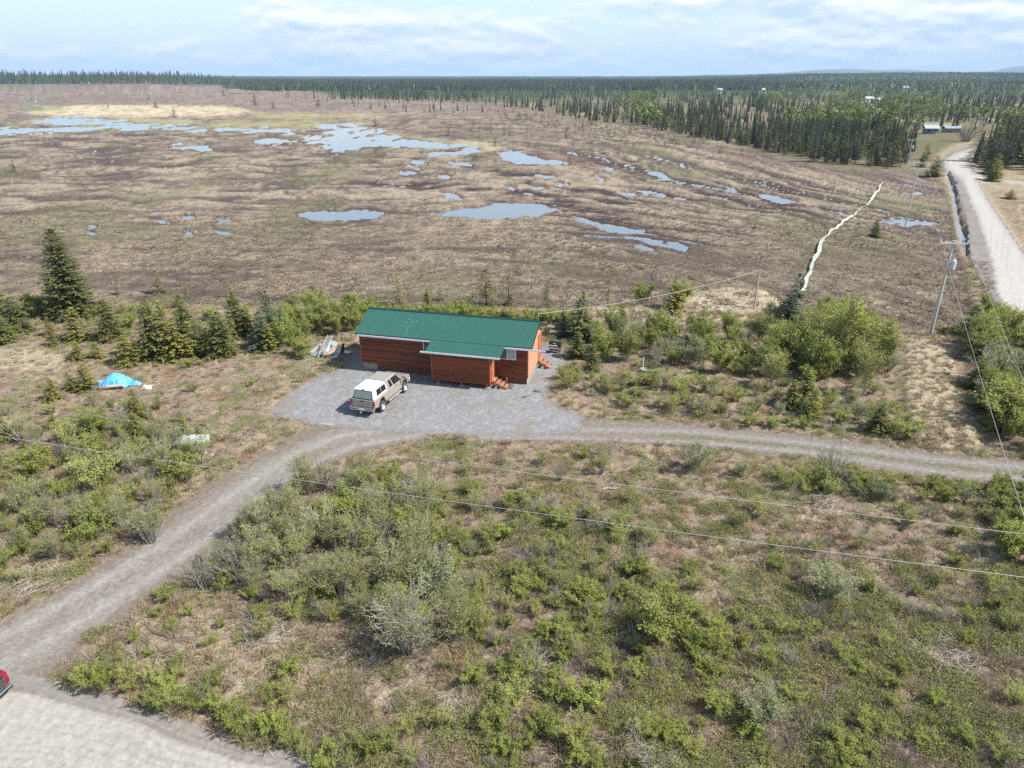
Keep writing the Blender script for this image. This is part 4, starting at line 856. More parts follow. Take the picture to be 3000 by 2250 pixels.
zone([(850, 1430), (1130, 1390), (1250, 1440), (1240, 1600), (1330, 1720), (1280, 1860), (1000, 1870), (880, 1840), (800, 1790), (640, 1745), (580, 1710), (660, 1610), (760, 1520)], 58, 1, .85, [('willow', WI, 8), ('alder_tall', AL, 1.6), ('bare', BA, 2), ('grey_willow', WI, 1.2)], (1.1, 2.5), lb('in the thicket right of the driveway'), 'thicket between the driveway and the gravel road')
zone([(1250, 1450), (1550, 1480), (1900, 1560), (2000, 1880), (1800, 1980), (1560, 1900), (1330, 1850), (1330, 1700), (1240, 1600)], 54, 2, .8, [('low', AL, 2), ('willow', WI, 5), ('low_w', WI, 3), ('bare', BA, 1.6)], (.5, 1.25), lb('in the middle of the field'), 'low thicket in the middle of the field')
zone([(225, 2000), (330, 1975), (440, 2010), (640, 2085), (780, 2130), (920, 2195), (1150, 2190), (1230, 2245), (960, 2248), (860, 2215), (740, 2170), (560, 2110), (420, 2065), (320, 2035)], 26, 3, .62, [('low', AL, 5), ('low_w', WI, 3)], (.6, 1.05), lb('along the edge of the gravel road'), 'low bushes along the gravel road', (.75, 1.0))
zone([(1400, 1960), (1600, 1980), (1760, 2080), (1720, 2250), (1400, 2250), (1420, 2100)], 15, 4, .6, [('low', AL, 5), ('low_w', WI, 2)], (.7, 1.2), lb('near the bottom middle of the photo'), 'leafy bushes at the bottom middle')
zone([(1900, 1750), (2250, 1800), (2700, 2050), (2700, 2250), (1950, 2250), (1850, 2000)], 44, 5, .7, [('low', AL, 4), ('low_w', WI, 4)], (.3, .85), lb('in the lower right field'), 'low bushes in the lower right field')
zone([(-40, 1300), (250, 1260), (500, 1290), (600, 1340), (600, 1395), (500, 1460), (400, 1560), (210, 1650), (-40, 1710)], 62, 6, .85, [('willow', WI, 5), ('low_w', WI, 4), ('bare', BA, 2), ('alder', AL, 1.5)], (.9, 2.0), lb('in the thicket left of the driveway'), 'thicket left of the driveway')
zone([(-40, 1180), (250, 1185), (480, 1180), (640, 1230), (600, 1300), (200, 1255), (-40, 1290)], 20, 61, 1.0, [('willow', WI, 4), ('low_w', WI, 4), ('young', 'spruce_tree', 1.5)], (.7, 1.5), lb('below the blue tarp'), 'bushes below the blue tarp')
zone([(2850, 1010), (2900, 985), (2960, 960), (3010, 1000), (3060, 1200), (3060, 1340), (2960, 1325), (2905, 1290), (2885, 1180), (2850, 1080)], 34, 7, .95, [('alder', AL, 5), ('alder_tall', AL, 2), ('grey_willow', WI, 1.5), ('young', 'spruce_tree', 1.2)], (1.8, 3.2), lb('in the dense roadside belt'), 'dense roadside belt on the right', (.9, 1.15))
zone([(2870, 900), (2900, 900), (2960, 960), (3010, 990), (2990, 1010), (2920, 960)], 9, 71, .8, [('alder_tall', AL, 2), ('low', AL, 3)], (1.0, 1.8), lb('on the verge of the far road'), 'verge bushes by the far road')
zone([(1690, 1010), (1800, 985), (1960, 985), (2080, 1000), (2240, 960), (2400, 945), (2540, 975), (2600, 1010), (2610, 1110), (2500, 1130), (2300, 1120), (2120, 1100), (1950, 1085), (1780, 1060), (1700, 1050)], 78, 8, 1.05, [('alder', AL, 5), ('alder_tall', AL, 4), ('willow', WI, 3), ('grey_willow', WI, 1), ('bare', BA, .8)], (1.3, 2.9), lb('in the high thicket right of the cabin'), 'high alder thicket right of the cabin', (.85, 1.1))
zone([(2240, 1050), (2400, 1010), (2560, 1020), (2600, 1100), (2500, 1130), (2300, 1115)], 12, 81, 1.0, [('alder_tall', AL, 6)], (3.2, 4.1), lb('under the yellow birches'), 'highest alders beneath the birches', (.8, 1.))
zone([(1640, 1110), (1740, 1100), (1900, 1130), (2150, 1150), (2400, 1180), (2620, 1190), (2660, 1290), (2480, 1270), (2200, 1248), (1950, 1222), (1760, 1180), (1650, 1150)], 56, 9, .9, [('willow', WI, 4), ('low_w', WI, 4), ('low', AL, 4), ('grey_willow', WI, 1.5)], (.7, 1.5), lb('on the bank above the two-track lane'), 'bushes on the bank above the lane')
zone([(1100, 920), (1280, 925), (1600, 935), (1690, 950), (1680, 975), (1600, 955), (1200, 940)], 36, 10, .7, [('alder', AL, 5), ('low', AL, 3)], (.9, 1.7), lb('in the hedge behind the cabin'), 'hedge of alders behind the cabin')
zone([(800, 960), (900, 925), (1060, 915), (1075, 945), (1030, 985), (940, 985), (880, 1020), (830, 1030)], 30, 11, .85, [('alder_tall', AL, 5), ('alder', AL, 5)], (1.5, 2.7), lb('in the bright clump left of the cabin'), 'bright alder clump left of the cabin', (.85, 1.15))
zone([(560, 1010), (760, 950), (860, 905), (820, 900), (400, 905), (230, 900), (120, 945), (300, 960), (480, 960)], 24, 12, 1.1, [('low', AL, 3), ('low_w', WI, 3), ('bare', BA, 2)], (.7, 1.4), lb('among the young spruces'), 'bushes among the young spruces')
zone([(70, 905), (180, 900), (200, 935), (80, 940)], 7, 13, .7, [('alder', AL, 5)], (1.4, 1.9), lb('at the foot of the tallest spruce'), 'dark bushes at the foot of the tallest spruce')
zone([(2250, 1380), (2500, 1400), (2660, 1440), (2900, 1440), (2860, 1480), (2600, 1480), (2300, 1440)], 24, 14, .7, [('low_w', WI, 4), ('low', AL, 4), ('grey_willow', WI, 2), ('bare', BA, 1)], (.6, 1.3), lb('just below the two-track lane'), 'bushes below the two-track lane')
zone([(2900, 1420), (3060, 1430), (3060, 1680), (2960, 1640), (2900, 1540)], 14, 15, .7, [('alder', AL, 5), ('low', AL, 2)], (1.0, 1.8), lb('at the right side under the lane'), 'bushes at the right side below the lane')
zone([(300, 1830), (520, 1730), (640, 1790), (860, 1880), (600, 1960), (330, 1930)], 10, 16, .9, [('low', AL, 3), ('low_w', WI, 2)], (.35, .6), lb('low in the dry grass by the fence stake'), 'seedlings in the dry grass by the driveway mouth')
zone([(2840, 950), (2740, 975), (2700, 985), (2850, 1000)], 6, 17, .6, [('low', AL, 3)], (.6, 1.0), lb('at the foot of the utility pole'), 'bushes at the foot of the utility pole')
# small-leaved undergrowth, too many to count
X, Y = sample(5200, 15.5, 84, 33, power=1.6)
def f_un(mm, X, Y):
    px, py = mm['px'], mm['py']; a = np.full(X.shape, .06)
    for P_, v in (([(850, 1400), (1250, 1420), (2000, 1560), (2100, 1950), (1700, 2000), (1250, 1880), (800, 1790), (580, 1710)], .55), ([(-60, 1260), (600, 1290), (560, 1480), (200, 1650), (-60, 1700)], .6), ([(1700, 980), (2600, 1000), (2650, 1280), (1900, 1220), (1650, 1140)], .6), ([(2850, 1000), (3100, 950), (3100, 1330), (2900, 1300)], .8), ([(2000, 1400), (2950, 1450), (3000, 1900), (2200, 1700)], .2), ([(800, 960), (1060, 910), (1600, 920), (1690, 1000), (1650, 1000), (1600, 945), (1060, 935), (880, 1030)], .7)):
        a = np.where(sdf(P_, px, py, 30) > 0, v, a)
    return (made(mm) < -9) & (mm['bog'] < 0) & (np.maximum.reduce([mm['corridor'], mm['straw'], mm['mound']]) < -4) & (rg.random(len(X)) < a)
X, Y, mm = keep(X, Y, f_un)
def joined(kind, i, mats_):
    """stems and leaves of a unit shrub as one mesh"""
    a, b = P[kind][i]; me = a.copy(); q = MB()
    for src, mi in ((a, 0), (b, 1)):
        n0 = len(q.v); q.v += [tuple(v.co) for v in src.vertices]; q.f += [tuple(n0 + k for k in f.vertices) for f in src.polygons]; q.mi += [mi] * len(src.polygons)
        q.t += list(np.full(len(src.vertices), .5)) if mi == 0 else [d.value for d in src.attributes['tint'].data]
    return q.mesh('joined', mats_)
scatter('undergrowth', 'mixed low undergrowth of willow and alder shoots', [joined('low', 0, [m_stem, m_alder]), joined('low_w', 0, [m_stem, m_willow]), joined('low_w', 1, [m_stem, m_low]), joined('bare', 0, [m_stem, m_low])], X, Y, rg.uniform(.4, 1.0, len(X)))
print('undergrowth', len(X))

# ------------------------------------------------------------------ forests
F_MAIN = [(1000, 290), (1060, 289), (1250, 297), (1450, 310), (1600, 330), (1700, 350), (1850, 366), (2000, 396), (2150, 425), (2330, 460), (2450, 484), (2600, 494), (2650, 486), (2672, 460), (2680, 420), (2720, 400), (2690, 385), (2760, 380), (2790, 400), (2860, 380), (3100, 385), (3100, 235), (1000, 235)]
F_RIGHT = [(2850, 470), (2880, 430), (2960, 400), (3100, 420), (3100, 520), (3000, 505), (2930, 505), (2905, 500), (2866, 490)]
F_FRINGE = [(1400, 320), (1600, 335), (1850, 375), (2050, 405), (2330, 472), (2420, 492), (2300, 480), (2100, 450), (1850, 415), (1600, 375), (1450, 345)]
CLEAR = [[(1540, 292), (1670, 292), (1690, 305), (1580, 306)], [(1700, 308), (1790, 312), (1790, 320), (1720, 320)], [(2130, 326), (2220, 332), (2330, 352), (2240, 356), (2140, 345)], [(2690, 372), (2790, 376), (2880, 392), (2890, 420), (2840, 440), (2760, 425), (2690, 420)], [(1960, 270), (1985, 270), (1985, 278), (1960, 278)], [(2060, 262), (2120, 262), (2350, 272), (2330, 276), (2080, 272)]]
r_ = random.Random(5)
def spaced(poly, n, seed, mind): return in_poly(poly, n, seed, mind)
def clear_of(x, y):
    px, py = plan(x, y)
    for c_p in CLEAR:
        if sdf(c_p, np.array([px]), np.array([py]), 5)[0] > 0: return False
    return True
front = [(2330, 440), (2450, 445), (2640, 440), (2660, 486), (2600, 496), (2450, 490), (2330, 468), (2180, 432), (2050, 402), (1900, 376), (1900, 360), (2100, 385), (2250, 420)]
fp = spaced(front, 125, 3, 1.7); fe = extent(fp)
for i, (x, y) in enumerate(fp):
    px, py = plan(x, y); kk = 'forest_y' if r_.random() < .65 else 'forest'
    wh = 'of the forest edge left of the far poles' if px > 2350 else 'on the thinning forest edge'
    hh = r_.triangular(2.8, 9.0, 5.5) if px > 2350 else r_.triangular(2.2, 7.5, 4.); plant(kk, 'spruce_tree', ('tall dark spruce ' if hh > 7.5 else 'mid-height spruce ' if hh > 5.5 else 'short olive spruce ') + wh + ', ' + cell(x, y, fe), 'spruce tree', 'spruces of the near forest edge', x, y, hh, .1, r_.uniform(.9, 1.6))
fp = spaced(F_RIGHT, 62, 4, 2.1); fe = extent(fp)
for i, (x, y) in enumerate(fp):
    hh = r_.uniform(6.5, 11); plant('forest_y' if i % 3 else 'forest', 'spruce_tree', ('tall ' if hh > 9 else 'shorter ') + 'dark spruce in the stand right of the far road, ' + cell(x, y, fe), 'spruce tree', 'spruces right of the far road', x, y, hh, .1, r_.uniform(1., 1.5))
for i, (x, y) in enumerate(spaced([(2878, 500), (2935, 510), (2950, 530), (2900, 535)], 9, 41, 1.5)):
    plant('young', 'spruce_tree', 'young olive spruce before the stand right of the far road', 'spruce tree', 'young spruces before the roadside stand', x, y, r_.uniform(3, 5), .1, 1.2)
fp = spaced(F_FRINGE, 150, 6, 1.6); fe = extent(fp)
for i, (x, y) in enumerate(fp):
    hh = r_.uniform(1.4, 4.2)
    plant('forest_low' if i % 4 else 'thin', 'stunted_spruce', ('taller ' if hh > 3.2 else 'small ' if hh > 2.2 else 'tiny ') + ('sparse' if i % 4 == 0 else 'full') + ' stunted spruce on the bog before the forest, ' + cell(x, y, fe), 'spruce tree', 'stunted spruces on the bog before the forest', x, y, hh, .1, r_.uniform(.8, 1.5))
fp = spaced([(1250, 330), (1400, 345), (1700, 400), (2100, 460), (1800, 440), (1400, 400), (1300, 370)], 40, 7, 4); fe = extent(fp)
for i, (x, y) in enumerate(fp):
    plant('thin', 'stunted_spruce', 'tiny stunted spruce on open bog in mid distance, ' + cell(x, y, fe), 'spruce tree', 'tiny spruces on the open bog', x, y, r_.uniform(1.2, 3.4), .1, r_.uniform(1., 1.8))
def pts_in(polys, dens_fn, n, y0, y1, seed, power):
    X, Y = sample(n, y0, y1, seed, power=power, wide=1.08, pad=20); px, py = plan(X, Y); k = np.zeros(len(X), bool)
    for P_ in polys: k |= sdf(P_, px, py, 5) > 0
    for c_p in CLEAR: k &= ~(sdf(c_p, px, py, 5) > 0)
    return X[k], Y[k], px[k], py[k]
pc = [cone_tree(1, .14, 500 + i, 6, 6).mesh('far_spruce', [m_needle_d, m_bark]) for i in range(5)] + [joined('forest', 1, [m_bark, m_needle_d])]
pr = [round_tree(1, .24, 520 + i, 90, .14).mesh('far_birch', [m_fargreen, m_stem]) for i in range(2)] + [round_tree(1, .28, 525, 110, .13).mesh('far_alder', [m_fargreen, m_stem])]
X, Y, px, py = pts_in([F_MAIN, F_RIGHT, [(2860, 470), (2900, 440), (3100, 440), (3100, 500), (2900, 500)]], None, 21000, 165, 1500, 8, 1.45)
dn = fbm(X / 40, Y / 110, 601, 3); k = rg.random(len(X)) < np.clip(.48 + 1.5 * dn, .04, 1); X, Y, px = X[k], Y[k], px[k]
k = ~((Y < 235) & (px < 2330)); X, Y, px = X[k], Y[k], px[k]
bro = (fbm(X / 120, Y / 330, 122, 3) > .02) & (px > 1800) & (Y > 330) & (rg.random(len(X)) < .75)
scatter('forest_spruces', 'dark spruce forest stretching back from the bog', pc, X[~bro], Y[~bro], rg.triangular(3.0, 6.0, 10.5, (~bro).sum()) * (1 + .25 * ss(600, 1200, Y[~bro])))
scatter('forest_birches', 'light green birches and alders in the forest clearings', pr, X[bro], Y[bro], rg.uniform(5, 9, bro.sum()))
print('forest', (~bro).sum(), bro.sum())
# left-hand forest and the belts beyond the bog
F_LEFT = [(-500, 262), (0, 261), (300, 260), (540, 257), (700, 249), (730, 247), (730, 240), (-500, 240)]
X, Y, px, py = pts_in([F_LEFT], None, 40000, 1150, 2300, 9, 1.0)
k = rg.random(len(X)) < np.clip(.6 + .8 * fbm(X / 60, Y / 100, 611, 3), .2, 1) * .5; X, Y = X[k], Y[k]
k2 = rg.random(len(X)) < .12
scatter('left_forest', 'tall spruce forest along the far left of the bog', pc[:5], X[~k2], Y[~k2], rg.uniform(12, 27, (~k2).sum()) * (1 + .35 * fbm(X[~k2] / 90, Y[~k2] / 200, 641, 2)), seed=3)
scatter('left_forest_birches', 'pale birches along the front of the left forest', pr, X[k2], Y[k2], rg.uniform(9, 14, k2.sum()), seed=4)
F_BELT = [(690, 253), (900, 258), (1100, 262), (1100, 242), (690, 242)]
F_ROW = [(870, 286), (1000, 292), (1250, 296), (1250, 276), (1100, 278), (880, 282)]
X, Y, px, py = pts_in([F_BELT], None, 16000, 1000, 2400, 10, 1.0)
scatter('belt_forest', 'thin belt of spruces across the far end of the bog', pc[:5], X, Y, rg.uniform(7, 13, len(X)), seed=5)
X, Y, px, py = pts_in([F_ROW], None, 9000, 560, 900, 11, 1.0)
k = rg.random(len(X)) < .55 * ss(-.1, .4, fbm(X / 30, Y / 90, 621, 3) + .3); scatter('spruce_row', 'broken row of spruces on the far bog', pc[:5], X[k], Y[k], rg.uniform(6, 12, k.sum()), seed=6)
X, Y, px, py = pts_in([[(700, 262), (1000, 275), (1500, 330), (1200, 330), (900, 300), (720, 275)]], None, 1500, 400, 1200, 12, 1.5)
k = rg.random(len(X)) < .45; scatter('bog_scrub', 'scattered stunted spruces on the distant bog', pc[:5], X[k], Y[k], rg.uniform(2.5, 7, k.sum()), seed=7)
# the endless forest to the horizon
pp = [patch_of_trees(700 + i, 34, 36, 13, .12).mesh('stand', [m_needle_d, m_bark, m_fargreen]) for i in range(3)] + [patch_of_trees(710 + i, 34, 32, 12, .6).mesh('stand', [m_needle_d, m_bark, m_fargreen]) for i in range(2)]
u = rg.random(13000); Y = 1350 * (11500 / 1350) ** u; X = rg.uniform(-1, 1, len(u)) * (.74 * Y + 60)
px, py = plan(X, Y); k = ~((px < 720) & (Y < 1900)) & (rg.random(len(X)) < np.clip(.75 + .8 * fbm(X / 350, Y / 500, 631, 3), 0.12, 1)); X, Y = X[k], Y[k]
ix = np.where(fbm(X / 500, Y / 800, 633, 3) + .35 * ss(.1, .4, X / Y) > .30, rg.integers(3, 5, len(X)), rg.integers(0, 3, len(X)))
scatter('distant_forest', 'endless dark forest reaching to the horizon', pp, X, Y, rg.uniform(.8, 1.25, len(X)) * (1 + .45 * ss(2500, 8000, Y)), kind_idx=ix, seed=8)

# ------------------------------------------------------------------ the cabin
m_board = mat('shaded_stained_cedar_board', (.170, .043, .016), .6, var=.3, scale=2.2, stretch=(.35, 3, 9), spec=.3, rand=.42, bump=.2)  # red stained cedar, its colour darkened to carry the front wall's shade
m_gable = mat('sunlit_cedar_board', (.50, .245, .145), .7, var=.16, scale=2.2, stretch=(3, .35, 9), spec=.2, rand=.07)  # same siding as a lit copy: sunlight on the gable put into the colour
m_ctrim = mat('cedar_trim', (.31, .088, .035), .6, var=.2, scale=3, stretch=(3, 3, .4))
m_porch = mat('orange_cedar', (.44, .150, .05), .6, var=.15, scale=3, stretch=(3, 3, .4))
m_roof = mat('green_steel_roof', (.030, .112, .088), .5, var=.10, scale=.8, spec=.4, coat=.1)
m_roof_d = mat('dark_green_edge', (.008, .045, .035), .5)
m_white = mat('white_paint', (.78, .79, .80), .45, var=.06, scale=2)
m_soffit = mat('grey_soffit', (.35, .34, .32), .8, var=.1)
m_conc = mat('foundation_block', (.34, .31, .28), .9, var=.2, scale=2.5, c2=(.20, .17, .15), bump=.3)
m_glass = mat('window_glass', (.035, .045, .05), .06, spec=.8)
m_curt = mat('curtain', (.42, .44, .46), .8, var=.12, scale=14, stretch=(9, 1, .1))
m_step = mat('stair_tread', (.40, .185, .125), .75, var=.15, scale=3)
m_black = mat('black_rubber', (.02, .02, .022), .7, var=.3)
m_yel = mat('raw_lumber', (.50, .34, .17), .8, var=.15)
ax, ay = G(1062, 1080); CA = math.atan2(-.24222257, .97022071)
cabin = thing('cabin', 'long red cedar cabin with a green metal roof and a small front porch', 'cabin', (ax, ay, 0), CA)
LX, DY, EZ, RZ, SLP = 14.2, 5.0, 3.24, 4.56, None
q = MB(); q.box(.06, LX - .06, .06, DY - .06, -.4, .62); fo = q.build('foundation', m_conc, cabin)
q = MB(); q.box(1.35, LX - .08, .035, .06, -.3, .60); q.build('skirting', mat('brown_skirting', (.13, .05, .03), .8, var=.25), cabin)
q = MB()
q.prism([(.0, .0)] * 0 or [(0.03, .62), (LX - .03, .62), (LX - .03, 3.12), (.03, 3.12)], .03, DY - .03)
wall = q.build('wall', mat('shaded_wall_sheathing', (.035, .012, .008), .8), cabin)  # sheathing coloured near black to paint shadow gaps between the boards
def gable_tri(x0, x1):
    q = MB(); n = len(q.v); pts = [(.04, 3.10), (DY - .04, 3.10), (DY / 2, RZ - .12)]
    q.v += [(x0, a, b) for a, b in pts] + [(x1, a, b) for a, b in pts]
    q.f += [(0, 2, 1), (3, 4, 5), (0, 1, 4, 3), (1, 2, 5, 4), (2, 0, 3, 5)]; q.mi += [0] * 5; return q
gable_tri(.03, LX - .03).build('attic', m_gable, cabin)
def lap(x0, x1, z, hgt, y, name_parent, m_=None, axis='x'):
    """one lapped board on a face; thick at the foot, thin at the head"""
    q = MB(); t0, t1 = .048, .008
    if axis == 'x':      # face looks to -y
        p = [(x0, y - t0, z), (x1, y - t0, z), (x1, y, z), (x0, y, z), (x0, y - t1, z + hgt), (x1, y - t1, z + hgt), (x1, y, z + hgt), (x0, y, z + hgt)]
    elif axis == '+x':   # face looks to +x, x0..x1 run along y
        p = [(y, x0, z), (y + t0, x0, z), (y + t0, x1, z), (y, x1, z), (y, x0, z + hgt), (y + t1, x0, z + hgt), (y + t1, x1, z + hgt), (y, x1, z + hgt)]
    else:                # face looks to -x
        p = [(y - t0, x0, z), (y, x0, z), (y, x1, z), (y - t0, x1, z), (y - t1, x0, z + hgt), (y, x0, z + hgt), (y, x1, z + hgt), (y - t1, x1, z + hgt)]
    q.hexa(p); return q.build('board', m_ or m_board, name_parent)
BH = .157; rb = random.Random(3)
for i in range(16):
    z = .60 + i * BH; ofs = rb.choice([0, 1.2, 2.4]); xs_ = [.0] + [v for v in (2.4 + ofs, 6.0 + ofs, 9.6 + ofs, 13.2) if v < LX - .5] + [LX]
    for a, b_ in zip(xs_[:-1], xs_[1:]): lap(a + .003, b_ - .003, z, BH - .020, .0, wall)
for i in range(25):
    z = .60 + i * BH; top = z + BH
    if top < 3.1: y0, y1 = 0., DY
    else:
        k = (RZ - .10 - top) / (RZ - .10 - 3.1) * DY / 2
        if k < .15: continue
        y0, y1 = DY / 2 - k, DY / 2 + k
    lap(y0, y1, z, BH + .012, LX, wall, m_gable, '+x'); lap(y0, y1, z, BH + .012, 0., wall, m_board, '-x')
for (x0, x1, y0, y1) in ((-.045, .05, -.045, .05), (LX - .05, LX + .045, -.045, .05), (LX - .05, LX + .045, DY - .05, DY + .045), (-.045, .05, DY - .05, DY + .045)):
    q = MB(); q.box(x0, x1, y0, y1, .58, 3.14); q.build('corner_trim', m_ctrim, cabin)
# roof: deck, panels with raised ribs, ridge cap, fascia, gutters
roof = MB(); x0, x1 = -.18, LX + .42; e = .38; sl = (RZ - 3.30) / (DY / 2 + e)
def rz_(y): return RZ - abs(y - DY / 2) * sl
for sgn in (-1, 1):
    ye = DY / 2 + sgn * (DY / 2 + e - .03)
    roof.hexa([(x0 + .03, ye, rz_(ye) - .12), (x1 - .03, ye, rz_(ye) - .12), (x1 - .03, DY / 2, RZ - .12), (x0 + .03, DY / 2, RZ - .12), (x0 + .03, ye, rz_(ye) - .03), (x1 - .03, ye, rz_(ye) - .03), (x1 - .03, DY / 2, RZ - .03), (x0 + .03, DY / 2, RZ - .03)])
roof = roof.build('roof', m_soffit, cabin)
def panel_mesh(width, ya, za, yb, zb, ribs=4, th=.012):
    q = MB(); pr_ = []
    for k in range(ribs):
        a = k * width / ribs; pr_ += [(a, 0), (a + .012, .026), (a + .034, .026), (a + .046, 0), (a + width / ribs * .5, .0), (a + width / ribs * .5 + .01, .006), (a + width / ribs * .5 + .03, 0)]
    pr_.append((width, 0)); n = len(pr_)
    for (yy, zz_) in ((ya, za), (yb, zb)): q.v += [(a, yy, zz_ + h_ + th) for a, h_ in pr_]
    for (yy, zz_) in ((ya, za), (yb, zb)): q.v += [(a, yy, zz_) for a, h_ in pr_]
    for i in range(n - 1):
        q.f += [(i, i + 1, n + i + 1, n + i), (2 * n + i, 3 * n + i, 3 * n + i + 1, 2 * n + i + 1), (i, 2 * n + i, 2 * n + i + 1, i + 1)]; q.mi += [0] * 3
    return q.mesh('roof_panel', m_roof)
npan = 16; pw = (x1 - x0) / npan
fm_ = panel_mesh(pw, -e - .04, rz_(-e) - .02, DY / 2, RZ - .0); bm_ = panel_mesh(pw, DY + e + .04, rz_(-e) - .02, DY / 2, RZ - .0)
for me in (fm_, bm_):
    for i in range(npan):
        o = bpy.data.objects.new('roof_panel', me); C.objects.link(o); o.parent = roof; o.location = (x0 + i * pw, 0, .002)
q = MB(); q.hexa([(x0 - .02, DY / 2 - .16, RZ - .03), (x1 + .02, DY / 2 - .16, RZ - .03), (x1 + .02, DY / 2, RZ + .03), (x0 - .02, DY / 2, RZ + .03), (x0 - .02, DY / 2 - .16, RZ - .0), (x1 + .02, DY / 2 - .16, RZ - .0), (x1 + .02, DY / 2, RZ + .07), (x0 - .02, DY / 2, RZ + .07)])
q.hexa([(x0 - .02, DY / 2, RZ + .03), (x1 + .02, DY / 2, RZ + .03), (x1 + .02, DY / 2 + .16, RZ - .03), (x0 - .02, DY / 2 + .16, RZ - .03), (x0 - .02, DY / 2, RZ + .07), (x1 + .02, DY / 2, RZ + .07), (x1 + .02, DY / 2 + .16, RZ - .0), (x0 - .02, DY / 2 + .16, RZ - .0)]); q.build('ridge_cap', m_roof_d, roof)
for xx in (x0 - .015, x1 - .01):
    q = MB()
    for sgn in (-1, 1):
        ye = DY / 2 + sgn * (DY / 2 + e)
        q.hexa([(xx, ye, rz_(ye) - .16), (xx + .03, ye, rz_(ye) - .16), (xx + .03, DY / 2, RZ - .14), (xx, DY / 2, RZ - .14), (xx, ye, rz_(ye) + .03), (xx + .03, ye, rz_(ye) + .03), (xx + .03, DY / 2, RZ + .03), (xx, DY / 2, RZ + .03)])
    q.build('rake_trim', m_roof_d, roof)
q = MB(); q.box(x0, x1, -e - .03, -e - .0, rz_(-e) - .16, rz_(-e) - .03); q.build('fascia', m_roof_d, roof)
def gutter(xa, xb, y, z, par, m_=None):
    q = MB(); q.box(xa, xb, y - .12, y, z - .10, z - .085); q.box(xa, xb, y - .132, y - .12, z - .10, z + .015); q.box(xa, xb, y - .012, y, z - .085, z + .01); q.box(xa - .012, xa, y - .132, y, z - .10, z + .01); q.box(xb, xb + .012, y - .132, y, z - .10, z + .01)
    return q.build('gutter', m_ or m_white, par)
gutter(.05, 6.5, -e - .035, rz_(-e) - .11, roof); gutter(12.3, 15.65, -e - .035, rz_(-e) - .11, roof); gutter(2, 15.2, DY + e + .17, rz_(-e) - .11, roof)
# bird droppings / worn flecks on the roof
rb = random.Random(4); q = MB()
for i in range(16):
    xx = 4.0 + rb.gauss(0, .45); yy = rb.uniform(-.3, 1.6); s_ = rb.uniform(.012, .03); z_ = rz_(yy) + .034; k_ = sl
    q.quad((xx, yy, z_), (xx + s_, yy, z_), (xx + s_, yy + s_ * 2, z_ + k_ * 2 * s_), (xx, yy + s_ * 2, z_ + k_ * 2 * s_))
o = q.build('droppings', m_white, roof); o['kind'] = 'stuff'
# windows
def window(xa, xb, za, zb, par, y=-.05, split=.5, curt=True):
    q = MB(); t = .055
    q.box(xa - t, xb + t, y - .03, y + .01, za - t, za); q.box(xa - t, xb + t, y - .03, y + .01, zb, zb + t); q.box(xa - t, xa, y - .03, y + .01, za, zb); q.box(xb, xb + t, y - .03, y + .01, za, zb)
    xm = xa + (xb - xa) * split; q.box(xm - .02, xm + .02, y - .022, y + .01, za, zb); w = q.build('window', m_white, par)
    q = MB(); q.box(xa, xm - .02, y - .008, y + .004, za, zb); q.build('pane', m_glass, w)
    q = MB(); q.box(xm + .02, xb, y - .008, y + .004, za, zb); q.build('pane', m_glass if not curt else m_curt, w)
    return w
window(11.95, 13.22, 2.10, 2.98, cabin, split=.46); window(5.62, 6.85, 2.10, 2.98, cabin, split=.5)
# gable door, its trim, the lamp beside it
q = MB(); q.box(LX + .034, LX + .062, DY - 1.25, DY - .42, .72, 2.78); d_ = q.build('door', m_porch, cabin)
q = MB(); q.box(LX + .034, LX + .075, DY - 1.33, DY - 1.25, .68, 2.86); q.box(LX + .034, LX + .075, DY - .42, DY - .34, .68, 2.86); q.box(LX + .034, LX + .075, DY - 1.25, DY - .42, 2.78, 2.86); q.build('door_frame', m_ctrim, d_)
q = MB(); q.box(LX + .06, LX + .11, DY - 1.18, DY - 1.14, 1.68, 1.76); q.build('handle', m_black, d_)
q = MB(); q.tube([(LX + .04, 3.3, 3.7), (LX + .10, 3.3, 3.72), (LX + .10, 3.3, 4.3), (LX + .10, 3.3, 4.95)], [.025, .025, .025, .025], 8, cap=True); q.build('service_mast', m_soffit, cabin)
# porch box with its lean-to roof
pxa, pxb, pyf, pz = 6.80, 11.55, -1.58, .50
q = MB(); q.v += []; q.hexa([(pxa, pyf, pz), (pxb, pyf, pz), (pxb, .02, pz), (pxa, .02, pz), (pxa, pyf, 2.80), (pxb, pyf, 2.80), (pxb, .02, 3.18), (pxa, .02, 3.18)]); porch = q.build('porch', mat('shaded_porch_sheathing', (.035, .012, .008), .8), cabin)  # porch core painted as dark as the shadow lines between its boards
for i in range(15):
    z = pz - .02 + i * BH; lap(pxa, pxb, z, BH - .020, pyf, porch)
    lap(pyf, .0, z, BH + .012, pxa, porch, m_board, '-x')
for xx in (pxa - .04, pxb - .05): q = MB(); q.box(xx, xx + .09, pyf - .045, pyf + .05, pz - .02, 2.80); q.build('corner_trim', m_ctrim, porch)
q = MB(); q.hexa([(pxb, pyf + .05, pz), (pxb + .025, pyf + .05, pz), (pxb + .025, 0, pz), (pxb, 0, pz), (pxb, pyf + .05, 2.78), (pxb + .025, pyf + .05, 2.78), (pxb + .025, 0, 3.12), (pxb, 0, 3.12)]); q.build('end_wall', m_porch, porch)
q = MB(); q.box(pxb + .025, pxb + .055, -1.25, -.42, pz + .12, 2.55); d2 = q.build('door', m_porch, porch)
q = MB(); q.box(pxb + .055, pxb + .11, -1.18, -1.13, 1.5, 1.6); q.build('handle', m_white, d2)
